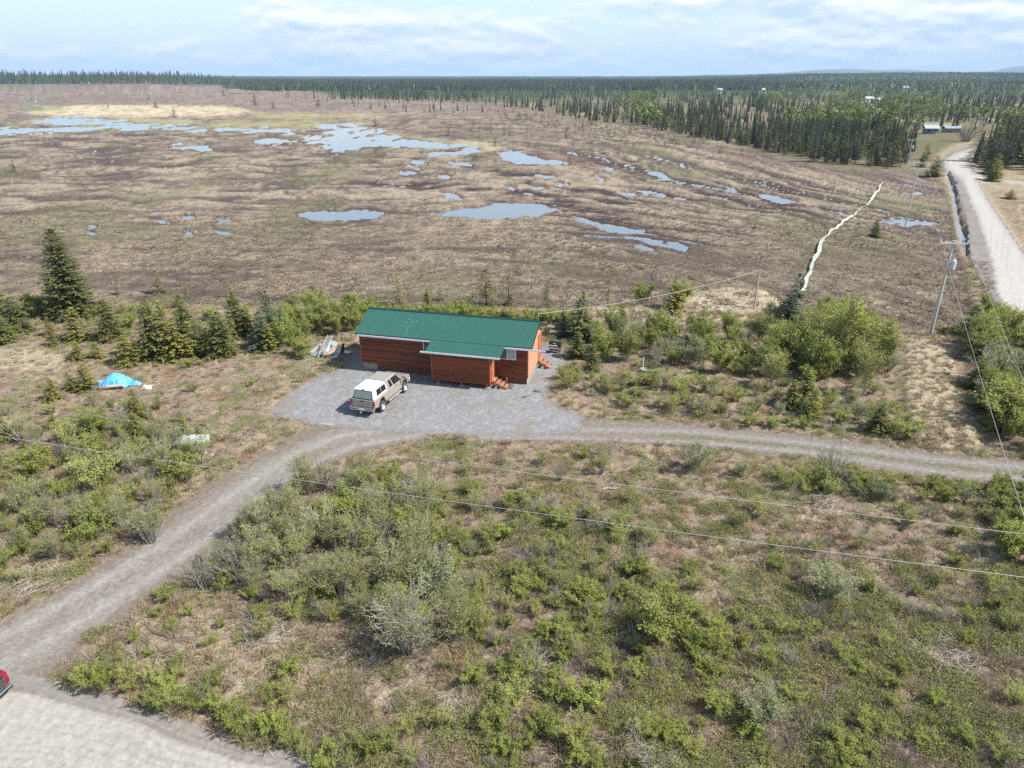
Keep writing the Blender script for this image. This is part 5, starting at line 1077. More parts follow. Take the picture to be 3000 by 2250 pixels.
q = MB(); q.box(pxb + .025, pxb + .07, -1.33, -1.25, pz + .1, 2.62); q.box(pxb + .025, pxb + .07, -.42, -.34, pz + .1, 2.62); q.build('door_frame', m_ctrim, d2)
for (xx, yy) in ((7.25, -1.45), (9.2, -1.45), (11.3, -1.45)):
    q = MB(); q.box(xx - .07, xx + .07, yy - .07, yy + .07, .05, pz - .0); q.build('post', m_ctrim, porch)
    q = MB(); q.box(xx - .2, xx + .2, yy - .2, yy + .2, -.1, .10); q.build('footing', m_conc, porch)
q = MB(); q.box(pxa, pxb, -1.52, -1.40, pz - .14, pz); q.box(pxa, pxb, -.12, -.02, pz - .14, pz); q.build('beam', m_ctrim, porch)
ya, yb = -1.90, -.34; za, zb = 2.86, 3.27; pa, pb = 6.46, 12.42
q = MB(); q.hexa([(pa + .03, ya + .03, za - .09), (pb - .03, ya + .03, za - .09), (pb - .03, yb, zb - .09), (pa + .03, yb, zb - .09), (pa + .03, ya + .03, za - .005), (pb - .03, ya + .03, za - .005), (pb - .03, yb, zb - .005), (pa + .03, yb, zb - .005)]); prf = q.build('porch_roof', m_soffit, cabin)
n_ = 7; me = panel_mesh((pb - pa) / n_, ya, za, yb, zb)
for i in range(n_): o = bpy.data.objects.new('roof_panel', me); C.objects.link(o); o.parent = prf; o.location = (pa + i * (pb - pa) / n_, 0, 0)
for xx in (pa - .012, pb - .015):
    q = MB(); q.hexa([(xx, ya, za - .10), (xx + .027, ya, za - .10), (xx + .027, yb, zb - .10), (xx, yb, zb - .10), (xx, ya, za + .03), (xx + .027, ya, za + .03), (xx + .027, yb, zb + .03), (xx, yb, zb + .03)]); q.build('rake_trim', m_roof, prf)
gutter(6.05, 12.42, ya - .005, za - .02, prf)
# stairs
def stairs(name, label, x, y, z, n, run, wdt, rise, ybase):
    s_ = thing(name, label, 'stairs', tuple(cabin_w(x, y, 0)), CA)
    q = MB()
    for yy in (0, wdt - .05): q.hexa([(0, yy, z - .32), (n * run, yy, ybase), (n * run, yy + .05, ybase), (0, yy + .05, z - .32), (0, yy, z - .03), (n * run, yy, ybase + .15), (n * run, yy + .05, ybase + .15), (0, yy + .05, z - .03)])
    q.build('stringer', m_porch, s_)
    for k in range(n):
        for j in range(2):
            q = MB(); zz_ = z - k * rise; q.box(k * run + j * run * .46, k * run + j * run * .46 + run * .44, -.04, wdt + .04, zz_ - .045, zz_); q.build('tread', m_step, s_)
    return s_
def cabin_w(x, y, z): return (ax + x * math.cos(CA) - y * math.sin(CA), ay + x * math.sin(CA) + y * math.cos(CA), z)
st1 = stairs('porch_stairs', 'reddish wooden stairs leading down from the side of the porch', pxb + .06, -1.30, .62, 4, .31, .95, .155, .0)
for yy, hh in ((1.02, .34),):
    q = MB(); q.bar((.95, yy, -.05), (.95, yy, hh + .25), .08, .08); q.build('stub_post', m_step, st1)
stairs('gable_stairs', 'short reddish wooden stairs at the far gable corner', LX + .08, DY - 1.35, .70, 3, .32, 1.0, .22, .02)
# grill, mats, scraps on the pad
def grill():
    gx, gy = G(1626, 1032); g = thing('grill', 'black barrel grill on four legs at the cabin corner', 'grill', (gx, gy, h1(gx, gy)), R(-20))
    mb_ = mat('black_enamel', (.018, .018, .02), .45, spec=.5); q = MB()
    prof = [(.25 * math.cos(a), .78 + .25 * math.sin(a)) for a in [math.pi + i * math.pi / 7 for i in range(8)]]; q = MB()
    q.v += [(-.5, a, b) for a, b in prof] + [(.5, a, b) for a, b in prof]; q.f += [tuple(range(8)), tuple(range(15, 7, -1))] + [(i, i + 8, i + 9, i + 1) for i in range(7)] + [(7, 15, 8, 0)]; q.mi += [0] * 10; q.build('firebox', mb_, g)
    prof = [(.26 * math.cos(a), .79 + .27 * math.sin(a)) for a in [i * math.pi / 7 for i in range(8)]]; q = MB()
    q.v += [(-.51, a, b) for a, b in prof] + [(.51, a, b) for a, b in prof]; q.f += [tuple(range(8)), tuple(range(15, 7, -1))] + [(i, i + 8, i + 9, i + 1) for i in range(7)] + [(7, 15, 8, 0)]; q.mi += [0] * 10; lid = q.build('lid', mb_, g)
    for xx in (-.3, .3): q = MB(); q.tube([(xx, 0, 1.05), (xx, 0, 1.14)], .045, 8, cap=True); q.build('vent_cap', mb_, lid)
    q = MB(); q.box(-.12, .12, -.31, -.27, .90, .93); q.build('handle', m_white, lid)
    q = MB(); q.box(-.45, .30, -.46, -.27, .74, .77); q.build('shelf', mat('grill_shelf', (.42, .40, .38), .5), g)
    for xx in (-.46, .46):
        for yy in (-.2, .2): q = MB(); q.bar((xx, yy, 0), (xx, yy, .66), .035, .035); q.build('leg', mb_, g)
    q = MB(); q.box(-.44, .44, -.2, .2, .20, .22); q.build('lower_rack', mb_, g)
grill()
def flat(name, label, cat, px_, py_, w, d, hgt, rot, m_, sag=0.):
    X, Y = G(px_, py_); q = MB(); n = 5
    for j in range(n):
        for i in range(n):
            u, v = i / (n - 1) - .5, j / (n - 1) - .5; z = hgt + sag * math.sin(5 * u + 2 * v + w) * math.cos(4 * v)
            q.v.append((u * w, v * d, z))
    for j in range(n):
        for i in range(n): q.v.append((q.v[j * n + i][0], q.v[j * n + i][1], q.v[j * n + i][2] - hgt))
    for j in range(n - 1):
        for i in range(n - 1): a = j * n + i; q.f += [(a, a + 1, a + n + 1, a + n), (a + 25, a + 25 + n, a + 26 + n, a + 26)]; q.mi += [0, 0]
    for i in range(n - 1):
        for (a, b_) in ((i, i + 1), (i + 1 + 20, i + 20), ((i + 1) * n, i * n), (i * n + 4, (i + 1) * n + 4)): q.f.append((b_, a, a + 25, b_ + 25)); q.mi.append(0)
    o = q.build(name, m_, None); o.location = (X, Y, h1(X, Y) + .012); o.rotation_euler = (0, 0, R(rot)); return tag(o, label, cat)
m_mat = mat('grey_doormat', (.10, .105, .11), .9, var=.2, scale=10)
flat('doormat', 'dark grey mat on gravel at the foot of the porch stairs', 'doormat', 1493, 1133, .55, .75, .015, -14, m_mat)
flat('mat_scrap', 'dark crumpled mat on the pad near the cabin corner', 'mat', 1574, 1147, .62, .35, .03, -35, m_mat, .05)
flat('rubber_scrap', 'small brown and grey scrap lying on the pad', 'scrap', 1541, 1162, .6, .3, .02, 25, mat('brown_scrap', (.16, .14, .13), .8), .04)
flat('plank_scrap', 'pale pink plank lying at the lower edge of the pad', 'plank', 958, 1244, .9, .14, .03, -8, mat('pale_plank', (.50, .36, .28), .8))
flat('white_scrap', 'white torn sheet on the grass right of the blue tarp', 'scrap sheet', 433, 1137, .7, .8, .05, 10, m_white, .07)
flat('paving_slab', 'flat dark slab under the black grill', 'slab', 1630, 1042, 1.1, .5, .04, -20, m_conc)

# ------------------------------------------------------------------ pickup truck with canopy
m_tan = mat('tan_truck_paint', (.38, .34, .29), .32, metal=.2, var=.04, scale=1.5, coat=.5)
m_canopy = mat('white_canopy', (.80, .81, .80), .35, var=.03, coat=.3)
m_tint = mat('tinted_glass', (.02, .024, .027), .05, spec=.9)
m_greyglass = mat('dusty_rear_glass', (.16, .20, .19), .12, spec=.9, var=.2, scale=3)
m_tyre = mat('tyre_rubber', (.05, .05, .055), .85, var=.2)
m_rim = mat('cast_rim', (.62, .62, .63), .35, metal=.6)
m_chrome = mat('chrome', (.72, .73, .75), .2, metal=.95)
m_red = mat('red_lens', (.50, .012, .015), .25, coat=.4)
m_dark = mat('underbody', (.02, .02, .02), .9)
tx, ty = (G(1120, 1205)[0] + G(1185, 1148)[0]) / 2, (G(1120, 1205)[1] + G(1185, 1148)[1]) / 2
TA = math.atan2(50.458 - 46.960, -8.358 + 9.497)
tx, ty = tx - math.sin(TA) * .92, ty + math.cos(TA) * .92     # from the right-hand wheels to the centre line
truck = thing('pickup_truck', 'tan pickup truck with a white canopy parked on the gravel before the cabin', 'pickup truck', (tx, ty, h1(tx, ty) + .0), TA)
def arch(cx_, r_, z0, n=9): return [(cx_ + r_ * math.cos(a), z0 + r_ * math.sin(a)) for a in [math.pi - i * math.pi / (n - 1) for i in range(n)]]
RA, FA = -1.80, 1.84     # axles
def side_poly():
    zb = .58; p = [(-2.92, .66)] + [(RA - .50, zb)] + arch(RA, .50, .60)[1:-1] + [(RA + .50, zb)] + [(FA - .50, zb - .04)] + arch(FA, .50, .60)[1:-1] + [(FA + .50, zb)] + [(2.72, .60), (2.80, .95), (2.74, 1.16), (2.2, 1.27), (1.50, 1.31), (1.42, 1.28), (-2.92, 1.28)]
    return p
q = MB(); q.prism(side_poly(), -.985, .985); body = q.build('body', m_tan, truck, bevel=.035)
def frustum(mb, b0, b1, mi=0):
    """b0, b1: (x0,x1,halfwidth,z) bottom and top; returns the eight corners"""
    p = [(b0[0], -b0[2], b0[3]), (b0[1], -b0[2], b0[3]), (b0[1], b0[2], b0[3]), (b0[0], b0[2], b0[3]), (b1[0], -b1[2], b1[3]), (b1[1], -b1[2], b1[3]), (b1[1], b1[2], b1[3]), (b1[0], b1[2], b1[3])]
    mb.hexa(p, mi); return [Vector(v) for v in p]
def panel(mb, quad_, u0, u1, v0, v1, off, th=.012, mi=0):
    a, b_, c_q, d_q = quad_; nrm = (b_ - a).cross(d_q - a).normalized()
    f_ = lambda u, v: (a * (1 - u) + b_ * u) * (1 - v) + (d_q * (1 - u) + c_q * u) * v
    P4 = [f_(u0, v0), f_(u1, v0), f_(u1, v1), f_(u0, v1)]; mb.hexa([p + nrm * (off - th) for p in P4] + [p + nrm * off for p in P4], mi)
q = MB(); cab = frustum(q, (-.80, 1.52, .95, 1.27), (-.74, .82, .74, 1.95)); cabo = q.build('cab', m_tan, truck, bevel=.05)
right = [cab[0], cab[1], cab[5], cab[4]]; left = [cab[2], cab[3], cab[7], cab[6]]; windsh = [cab[1], cab[2], cab[6], cab[5]]
def glass(name, quad_, u0, u1, v0, v1, m_, par):
    q = MB(); panel(q, quad_, u0, u1, v0, v1, .012); return q.build(name, m_, par)
glass('windscreen', windsh, .08, .92, .08, .92, m_tint, cabo)
for sd in (right, left):
    fl = (lambda a, b_: (a, b_)) if sd is right else (lambda a, b_: (1 - b_, 1 - a))
    q = MB(); u = fl(.44, .90)
    a, b_, c3, d3 = sd; nrm = (b_ - a).cross(d3 - a).normalized(); f_ = lambda u, v: (a * (1 - u) + b_ * u) * (1 - v) + (d3 * (1 - u) + c3 * u) * v
    if sd is right: P4 = [f_(.42, .06), f_(.90, .06), f_(.93, .86), f_(.42, .86)]
    else: P4 = [f_(.10, .06), f_(.58, .06), f_(.58, .86), f_(.07, .86)]
    q.hexa([p for p in P4] + [p + nrm * .012 for p in P4]); q.build('side_window', m_tint, cabo)
    u = fl(.16, .34); glass('side_window', sd, u[0], u[1], .10, .84, m_tint, cabo)
q = MB(); can = frustum(q, (-2.90, -.83, .96, 1.285), (-2.66, -.86, .76, 1.97)); cano = q.build('canopy', m_canopy, truck, bevel=.05)
cr_, cl_, cb_ = [can[0], can[1], can[5], can[4]], [can[2], can[3], can[7], can[6]], [can[3], can[0], can[4], can[7]]
for sd in (cr_, cl_):
    for a, b_ in ((.22, .56), (.58, .92)) if sd is cr_ else ((.08, .42), (.44, .78)): glass('side_window', sd, a, b_, .22, .84, m_tint, cano)
w_ = glass('rear_window_frame', cb_, .07, .93, .04, .90, m_dark, cano); q = MB(); panel(q, cb_, .10, .90, .10, .84, .018); q.build('rear_window', m_greyglass, w_)
q = MB(); q.box(-2.70, -2.64, -.12, .12, 1.965, 1.985); q.build('brake_light', m_red, cano)
# tailgate, lamps, bumper, plate
q = MB(); q.box(-2.955, -2.915, -.80, .80, .74, 1.26); tg = q.build('tailgate', m_tan, truck, bevel=.01)
q = MB(); q.box(-2.975, -2.95, -.13, .13, 1.12, 1.20); q.build('handle', m_black, tg)
for a, b_ in ((.50, .72), (-.72, -.58)): q = MB(); q.box(-2.962, -2.954, a, b_, .82, .855); q.build('badge', m_chrome, tg)
for sg in (-1, 1):
    q = MB(); y0, y1 = sorted((sg * .83, sg * .975)); q.box(-2.965, -2.90, y0, y1, .88, 1.22); q.build('tail_lamp', m_red, truck)
    q = MB(); y0, y1 = sorted((sg * .62, sg * .90)); q.box(2.745, 2.80, y0, y1, .90, 1.10); q.build('headlight', m_chrome, truck)
q = MB(); q.prism([(-2.96, .50), (-3.14, .50), (-3.16, .70), (-2.94, .74)], -.97, .97); rbp = q.build('rear_bumper', m_chrome, truck, bevel=.02)
for a, b_ in ((-.92, -.30), (.30, .92)): q = MB(); q.box(-3.172, -3.15, a, b_, .58, .63); q.build('bumper_strip', m_black, rbp)
q = MB(); q.box(-3.178, -3.155, -.16, .16, .53, .68); q.build('licence_plate', m_white, rbp)
q = MB(); q.box(-3.36, -3.10, -.04, .04, .38, .44); q.lathe([(0, .44), (.04, .44), (.05, .48), (.035, .53), (0, .54)], 8, 'z', (-3.32, 0, 0)); q.build('tow_hitch', m_chrome, truck)
q = MB(); q.prism([(2.74, .48), (2.95, .50), (2.97, .74), (2.78, .80)], -.97, .97); q.build('front_bumper', m_chrome, truck, bevel=.02)
q = MB(); q.box(2.76, 2.83, -.58, .58, .84, 1.14); q.build('grille', m_dark, truck)
q = MB(); q.box(-2.7, 2.6, -.80, .80, .42, .62); q.build('chassis', m_dark, truck)
for sg in (-1, 1):
    q = MB(); y0, y1 = sorted((sg * .93, sg * 1.14)); q.box(-.95, 1.10, y0, y1, .46, .50); q.build('running_board', m_rim, truck, bevel=.01)
    mi_ = MB(); mi_.bar((1.22, sg * .93, 1.34), (1.22, sg * 1.20, 1.40), .04, .05); y0, y1 = sorted((sg * 1.14, sg * 1.36)); mi_.box(1.14, 1.27, y0, y1, 1.28, 1.58); mm_ = mi_.build('mirror', m_black, truck, bevel=.02)
    q = MB(); y0, y1 = sorted((sg * 1.16, sg * 1.34)); q.box(1.13, 1.141, y0, y1, 1.31, 1.55); q.build('mirror_glass', m_chrome, mm_)
    q = MB(); y0, y1 = sorted((sg * .98, sg * 1.005)); q.box(.35, .50, y0, y1, 1.16, 1.20); q.build('door_handle', m_black, truck)
    for xx in (-.76, .02, 1.36):
        q = MB(); y0, y1 = sorted((sg * .984, sg * .9885)); q.box(xx - .006, xx + .006, y0, y1, .62, 1.26); q.build('door_seam', m_dark, truck)
    for axx in (RA, FA):
        q = MB(); n_ = 20; pr_ = [(.26, -.13), (.34, -.14), (.395, -.11), (.41, -.06), (.41, .06), (.395, .11), (.34, .14), (.26, .13)]
        q.lathe(pr_, n_, 'y', (0, 0, 0)); wh = q.build('wheel', m_tyre, truck, smooth=True); wh.location = (axx, sg * .90, .41)
        q = MB(); q.lathe([(.0, -.10 * 1), (.06, -.10), (.10, -.06), (.20, -.05), (.24, -.10), (.265, -.125), (.265, .10), (0, .10)] if sg < 0 else [(.0, .10), (.06, .10), (.10, .06), (.20, .05), (.24, .10), (.265, .125), (.265, -.10), (0, -.10)], 20, 'y'); rm = q.build('rim', m_rim, wh)
        q = MB()
        for k in range(8): a = k * math.pi / 4; yy = sg * .062; q.box(.15 * math.cos(a) - .026, .15 * math.cos(a) + .026, min(yy, yy * 1.1), max(yy, yy * 1.1), .15 * math.sin(a) - .026, .15 * math.sin(a) + .026)
        q.build('rim_holes', m_dark, wh)

# ------------------------------------------------------------------ red vehicle nosing in at the lower left
m_redp = mat('dark_red_paint', (.27, .010, .028), .22, metal=.3, coat=.9)
ra = math.atan2(-.34, .94); cxr, cyr = G(36, 2000)      # right-hand end of its nose
# nose line runs from the lower left up to the right; the car faces the lower right
A0, B0 = Vector((*G(-60, 2120), 0)), Vector((*G(46, 2022), 0)); nd = (B0 - A0).normalized(); fd = Vector((nd.y, -nd.x, 0)); ra = math.atan2(fd.y, fd.x)
rc_ = B0 - nd * 1.0 - fd * 2.5
car = thing('red_car', 'dark red car with a black barred grille cut off at the lower left', 'car', (rc_.x, rc_.y, h1(rc_.x, rc_.y)), ra)
q = MB(); pl = [(-2.45, .45), (-1.95, .40)] + arch(-1.45, .40, .42)[1:-1] + [(-1.05, .36), (.95, .36)] + arch(1.45, .40, .42)[1:-1] + [(1.85, .36), (2.38, .36), (2.50, .55), (2.52, .82), (2.44, 1.0), (2.2, 1.08), (1.05, 1.18), (-2.4, 1.16), (-2.5, .8)]
q.prism(pl, -.98, .98); cb2 = q.build('body', m_redp, car, bevel=.07)
q = MB(); cc5 = frustum(q, (-2.3, 1.05, .90, 1.16), (-1.9, .15, .68, 1.74)); cbn = q.build('cab', m_redp, car, bevel=.05)
for qd, nm in (([cc5[0], cc5[1], cc5[5], cc5[4]], 'side_window'), ([cc5[2], cc5[3], cc5[7], cc5[6]], 'side_window'), ([cc5[1], cc5[2], cc5[6], cc5[5]], 'windscreen'), ([cc5[3], cc5[0], cc5[4], cc5[7]], 'rear_window')): glass(nm, qd, .08, .92, .08, .9, m_tint, cbn)
q = MB(); q.hexa([(2.46, -.68, .52), (2.575, -.66, .52), (2.575, .66, .52), (2.46, .68, .52), (2.42, -.74, .98), (2.525, -.72, .97), (2.525, .72, .97), (2.42, .74, .98)]); gr = q.build('grille', m_dark, car)
for k in range(4): z = .58 + k * .105; q = MB(); q.box(2.565 - k * .012, 2.60 - k * .012, -.66 - .015 * k, .66 + .015 * k, z, z + .022); q.build('chrome_bar', m_chrome, gr)
q = MB(); q.box(2.575, 2.61, -.11, .11, .70, .80); q.build('emblem', m_chrome, gr)
for sg in (-1, 1):
    q = MB(); y0, y1 = sorted((sg * .76, sg * .985)); q.hexa([(2.12, y0, .80), (2.50, y0, .80), (2.50, y1, .80), (2.12, y1, .80), (2.05, y0, 1.03), (2.44, y0, .98), (2.36, y1, .98), (2.05, y1, 1.03)]); q.build('headlight', m_chrome, car, bevel=.02)
    for axx in (-1.45, 1.45):
        q = MB(); q.lathe([(.24, -.11), (.33, -.12), (.37, -.07), (.37, .07), (.33, .12), (.24, .11)], 18, 'y'); wh = q.build('wheel', m_tyre, car, smooth=True); wh.location = (axx, sg * .86, .37)
        q = MB(); q.lathe([(0, -.09), (.2, -.07), (.245, -.11), (.245, .11), (.2, .07), (0, .09)], 18, 'y'); q.build('rim', m_rim, wh)
q = MB(); q.prism([(2.44, .28), (2.62, .32), (2.66, .42), (2.48, .46)], -.90, .90); q.build('bumper', m_dark, car, bevel=.03)
q = MB(); q.prism([(2.50, .44), (2.66, .44), (2.63, .50), (2.50, .50)], -.88, .88); q.build('bumper_strip', m_chrome, car, bevel=.02)
q = MB(); q.box(-2.2, 2.3, -.8, .8, .26, .42); q.build('chassis', m_dark, car)

# ------------------------------------------------------------------ blue tarp over a heap
m_tarp = mat('blue_tarp', (.12, .43, .72), .42, var=.12, scale=2.5, bump=.4)
m_crate = mat('pale_bundle', (.48, .42, .33), .85, var=.2)
TX, TY = G(344, 1128)
tarp = thing('tarp_heap', 'bright blue tarpaulin draped over a heap in the grass', 'tarpaulin', (TX, TY, h1(TX, TY)), R(4)); tarp.scale = (.86, .86, .9)
gx_ = np.linspace(-1, 1, 34); q = MB(); A_, B_ = np.meshgrid(gx_, gx_); n_ = 34
hh = .88 * np.clip(1 - np.abs(A_ * .98 + .05) ** 2.6, 0, 1) * np.clip(1 - np.abs(B_) ** 3, 0, 1) * (1 - .22 * np.abs(A_ - .1)) + .10 * fbm(A_ * 4, B_ * 4, 901, 3) + .14 * np.abs(perlin(A_ * 4, B_ * 2.5, 903))
bell = 1 + .10 * perlin(A_ * 3, B_ * 3, 905)
q.v = [(a * 1.22 * s_, b_ * 1.0 * s_, max(.01, z)) for a, b_, z, s_ in zip(A_.ravel(), B_.ravel(), hh.ravel(), bell.ravel())]
for j in range(n_ - 1):
    for i in range(n_ - 1): q.f.append((j * n_ + i, j * n_ + i + 1, (j + 1) * n_ + i + 1, (j + 1) * n_ + i)); q.mi.append(0)
cov_ = q.build('cover', m_tarp, tarp, smooth=True)
sol = cov_.modifiers.new('thick', 'SOLIDIFY'); sol.thickness = .01
rb = random.Random(8); q = MB()
for (cx0, cy0, ex, ey) in ((-1.75, -.55, .62, .5), (-1.55, .1, .4, .35), (1.75, -.25, .5, .3)):
    n0 = len(q.v); m2_ = 9
    for j in range(m2_):
        for i in range(m2_): u, v = i / 8 * 2 - 1, j / 8 * 2 - 1; q.v.append((cx0 + u * ex * (1 + .2 * rb.random()), cy0 + v * ey * (1 + .2 * rb.random()), .02 + .34 * max(0, 1 - u * u * .9) * max(0, 1 - v * v * .9) * (.6 + .5 * rb.random())))
    for j in range(8):
        for i in range(8): a = n0 + j * 9 + i; q.f.append((a, a + 1, a + 10, a + 9)); q.mi.append(0)
q.build('loose_folds', m_tarp, tarp)
q = MB(); q.tube([(-.25, -1.18, .22), (1.1, -1.15, .30)], .14, 8, cap=True); q.build('bundle', m_crate, tarp)
q = MB(); q.bar((-1.1, -1.22, .12), (-.1, -1.25, .14), .18, .12); q.build('board', m_step, tarp)
q = MB(); q.bar((-1.25, -.9, .0), (-1.2, -.8, .55), .3, .05); q.build('board', m_crate, tarp)
# ------------------------------------------------------------------ stack of sheets left of the driveway
SX_, SY_ = G(562, 1312); stk = thing('sheet_stack', 'stack of weathered whitish metal sheets in the bushes left of the driveway', 'sheet stack', (SX_, SY_, h1(SX_, SY_)), R(6))
m_sheet = mat('weathered_sheet', (.40, .42, .43), .55, var=.25, scale=2, stretch=(1, 4, 1))
for k in range(5):
    q = MB(); a = rb.uniform(-.05, .05); z = .12 + .10 * k; q.hexa([(-.95 + a, -.55, z), (.85 + a, -.50, z - .03), (1.05 + a, .5, z + .12), (-.85 + a, .55, z + .16), (-.95 + a, -.55, z + .035), (.85 + a, -.50, z + .0), (1.05 + a, .5, z + .155), (-.85 + a, .55, z + .195)]); q.build('metal_sheet', m_sheet, stk)
for k in range(3): q = MB(); q.box(-.9, .9, -.4 + .35 * k, -.32 + .35 * k, -.05, .13); q.build('batten', m_crate, stk)
m_rock = mat('pale_rock', (.46, .44, .42), .9, var=.2)
for i, (px_, py_, s_) in enumerate(((598, 1332, .24), (622, 1338, .2), (528, 1345, .3), (588, 1346, .22), (560, 1338, .2))):
    X, Y = G(px_, py_); q = MB(); rr = random.Random(i); q.lathe([(0, -.1), (s_ * .9, 0), (s_, s_ * .4), (s_ * .5, s_ * .8), (0, s_ * .85)], 7, 'z'); q.v = [(a * rr.uniform(.75, 1.2), b_ * rr.uniform(.7, 1.1), c_q) for a, b_, c_q in q.v]
    o = q.build('rock', m_rock); o.location = (X, Y, h1(X, Y)); tag(o, ['pale lump right of the sheet stack, nearer the driveway', 'smaller pale lump at the driveway side of the sheet stack', 'roundish pale rock in front of the sheet stack', 'pale rock between the sheet stack and the driveway', 'low rock just under the sheet stack'][i], 'rock')
# ------------------------------------------------------------------ scrap heap with a ladder, left of the cabin
HX_, HY_ = G(960, 1045); Zh = h1(HX_, HY_)
m_alu = mat('aluminium', (.62, .63, .65), .4, metal=.5); m_foil = mat('grey_sheeting', (.50, .52, .54), .6, var=.2, scale=3, bump=.3); m_lum = mat('scrap_lumber', (.56, .38, .24), .8, var=.25, scale=4)
def hp(px_, py_, z=0.): x, y = G(px_, py_, z); return (x, y, z + Zh)
lad = thing('ladder', 'aluminium ladder lying up the scrap heap beside the cabin', 'ladder', (0, 0, 0), 0)
l0, l1, r0, r1 = Vector(hp(934, 1040, .35)), Vector(hp(960, 985, 1.55)), Vector(hp(946, 1040, .35)), Vector(hp(974, 987, 1.55))
wd = (r0 - l0).normalized() * .45; r0 = l0 + wd; r1 = l1 + wd
for a, b_ in ((l0, l1), (r0, r1)): q = MB(); q.bar(a, b_, .05, .09); q.build('rail', m_alu, lad)
for k in range(12): u = (k + .5) / 12; q = MB(); q.bar(l0.lerp(l1, u), r0.lerp(r1, u), .05, .04); q.build('rung', m_alu, lad)
heap = [
 ('metal_sheet', 'long grey sheet lying on the left of the scrap heap', 'sheet', m_foil, [(903, 1037, .05), (912, 1040, .05), (944, 1012, .6), (938, 1008, .6)]),
 ('plastic_sheet', 'crumpled grey sheeting at the front left of the scrap heap', 'sheet', m_foil, [(912, 1042, .05), (932, 1050, .05), (942, 1034, .45), (924, 1030, .4)]),
 ('metal_sheet', 'broad pale sheet leaning under the ladder', 'sheet', m_foil, [(944, 1036, .4), (966, 1030, .55), (968, 1006, 1.0), (950, 1010, .9)]),
 ('metal_sheet', 'wide whitish sheet on top of the scrap heap', 'sheet', m_sheet, [(964, 1010, .85), (982, 1018, .8), (992, 1006, 1.0), (970, 998, 1.05)]),
 ('appliance_side', 'white appliance panel at the front of the scrap heap', 'panel', m_white, [(970, 1040, .2), (995, 1040, .2), (998, 1023, .75), (978, 1022, .75)]),
 ('blue_panel', 'pale blue rounded panel half in the cabin shadow', 'panel', mat('pale_blue_panel', (.38, .60, .78), .5, var=.1), [(961, 1046, .15), (975, 1052, .1), (990, 1048, .15), (988, 1040, .3)]),
 ('metal_sheet', 'dull sheet lying behind the heap towards the cabin', 'sheet', m_foil, [(1003, 1036, .12), (1020, 1038, .12), (1034, 1032, .15), (1010, 1028, .15)]),
 ('black_panel', 'black panel standing at the cabin side of the heap', 'panel', mat('black_panel', (.03, .03, .032), .6), [(1000, 1040, .0), (1008, 1036, .0), (1008, 1008, 1.1), (1000, 1010, 1.1)]),
 ('rusty_sheet', 'small rusty orange sheet sticking up behind the heap', 'sheet', mat('rusty_orange', (.42, .16, .04), .8, var=.25), [(1000, 1004, .9), (1007, 1003, .9), (1003, 990, 1.35), (999, 989, 1.35)]),
]
for nm, lab, cat_, m_, pts in heap:
    P4 = [Vector(hp(*p)) for p in pts]; nrm = (P4[1] - P4[0]).cross(P4[3] - P4[0]).normalized(); nrm = nrm if nrm.z > 0 else -nrm; q = MB(); q.hexa([p - nrm * .03 for p in P4] + P4); o = q.build(nm, m_); tag(o, lab, cat_, 'scrap heap beside the cabin')
for i in range(9):
    q = MB(); a = hp(942 + i * 3.2 + rb.uniform(-3, 3), 1046 - i * .8, .12 + .05 * i); b_ = hp(974 + i * 3.4 + rb.uniform(-4, 4), 1020 - i * .7 + rb.uniform(-5, 3), .75 + .03 * i); q.bar(a, b_, .10, .04); o = q.build('scrap_board', [m_lum, m_crate][i % 2]); tag(o, ('reddish ' if i % 2 == 0 else 'pale ') + 'board lying criss-cross on the scrap heap', 'board', 'boards on the scrap heap')
# ------------------------------------------------------------------ pale green ribbon of netting on the bog
m_net = mat('pale_green_netting', (.46, .50, .41), .7, var=.25, scale=.8)
cl = [(2346, 868), (2352, 850), (2362, 826), (2370, 806), (2378, 780), (2392, 752), (2402, 724), (2412, 700), (2430, 684), (2450, 668), (2470, 650), (2492, 636), (2515, 618), (2538, 602), (2556, 580), (2570, 562), (2580, 546), (2588, 530)]
pts = [Vector((*G(*p), 0)) for p in cl]; dense = []
for i in range(len(pts) - 1):
    for k in range(4): dense.append(pts[i].lerp(pts[i + 1], k / 4))
rbn = MB(); L_ = len(dense)
for i, p in enumerate(dense):
    d = (dense[min(i + 1, L_ - 1)] - dense[max(i - 1, 0)]).normalized(); s_ = Vector((-d.y, d.x, 0)); tw = .9 * math.sin(i * .35) + .5 * math.sin(i * .21); wv = .24 + .06 * math.sin(i * 1.7); wv *= min(1, (L_ - i + 4) / 14); p = p + s_ * .10 * math.sin(i * .8)
    c_z = h1(p.x, p.y) + .42; sv = s_ * (.8 + .25 * math.cos(tw * 2))
    for k in range(4): u = k / 3 * 2 - 1; z = c_z + u * .12 * math.sin(tw) + .05 * math.sin(k * 2 + i); rbn.v.append((p.x + sv.x * wv * u, p.y + sv.y * wv * u, z))
for i in range(L_ - 1):
    for k in range(3): a = i * 4 + k; rbn.f.append((a, a + 1, a + 5, a + 4)); rbn.mi.append(0)
o = rbn.build('netting_strip', m_net); tag(o, 'long twisted pale green strip stretched across the bog', 'netting strip'); sol = o.modifiers.new('thick', 'SOLIDIFY'); sol.thickness = .03

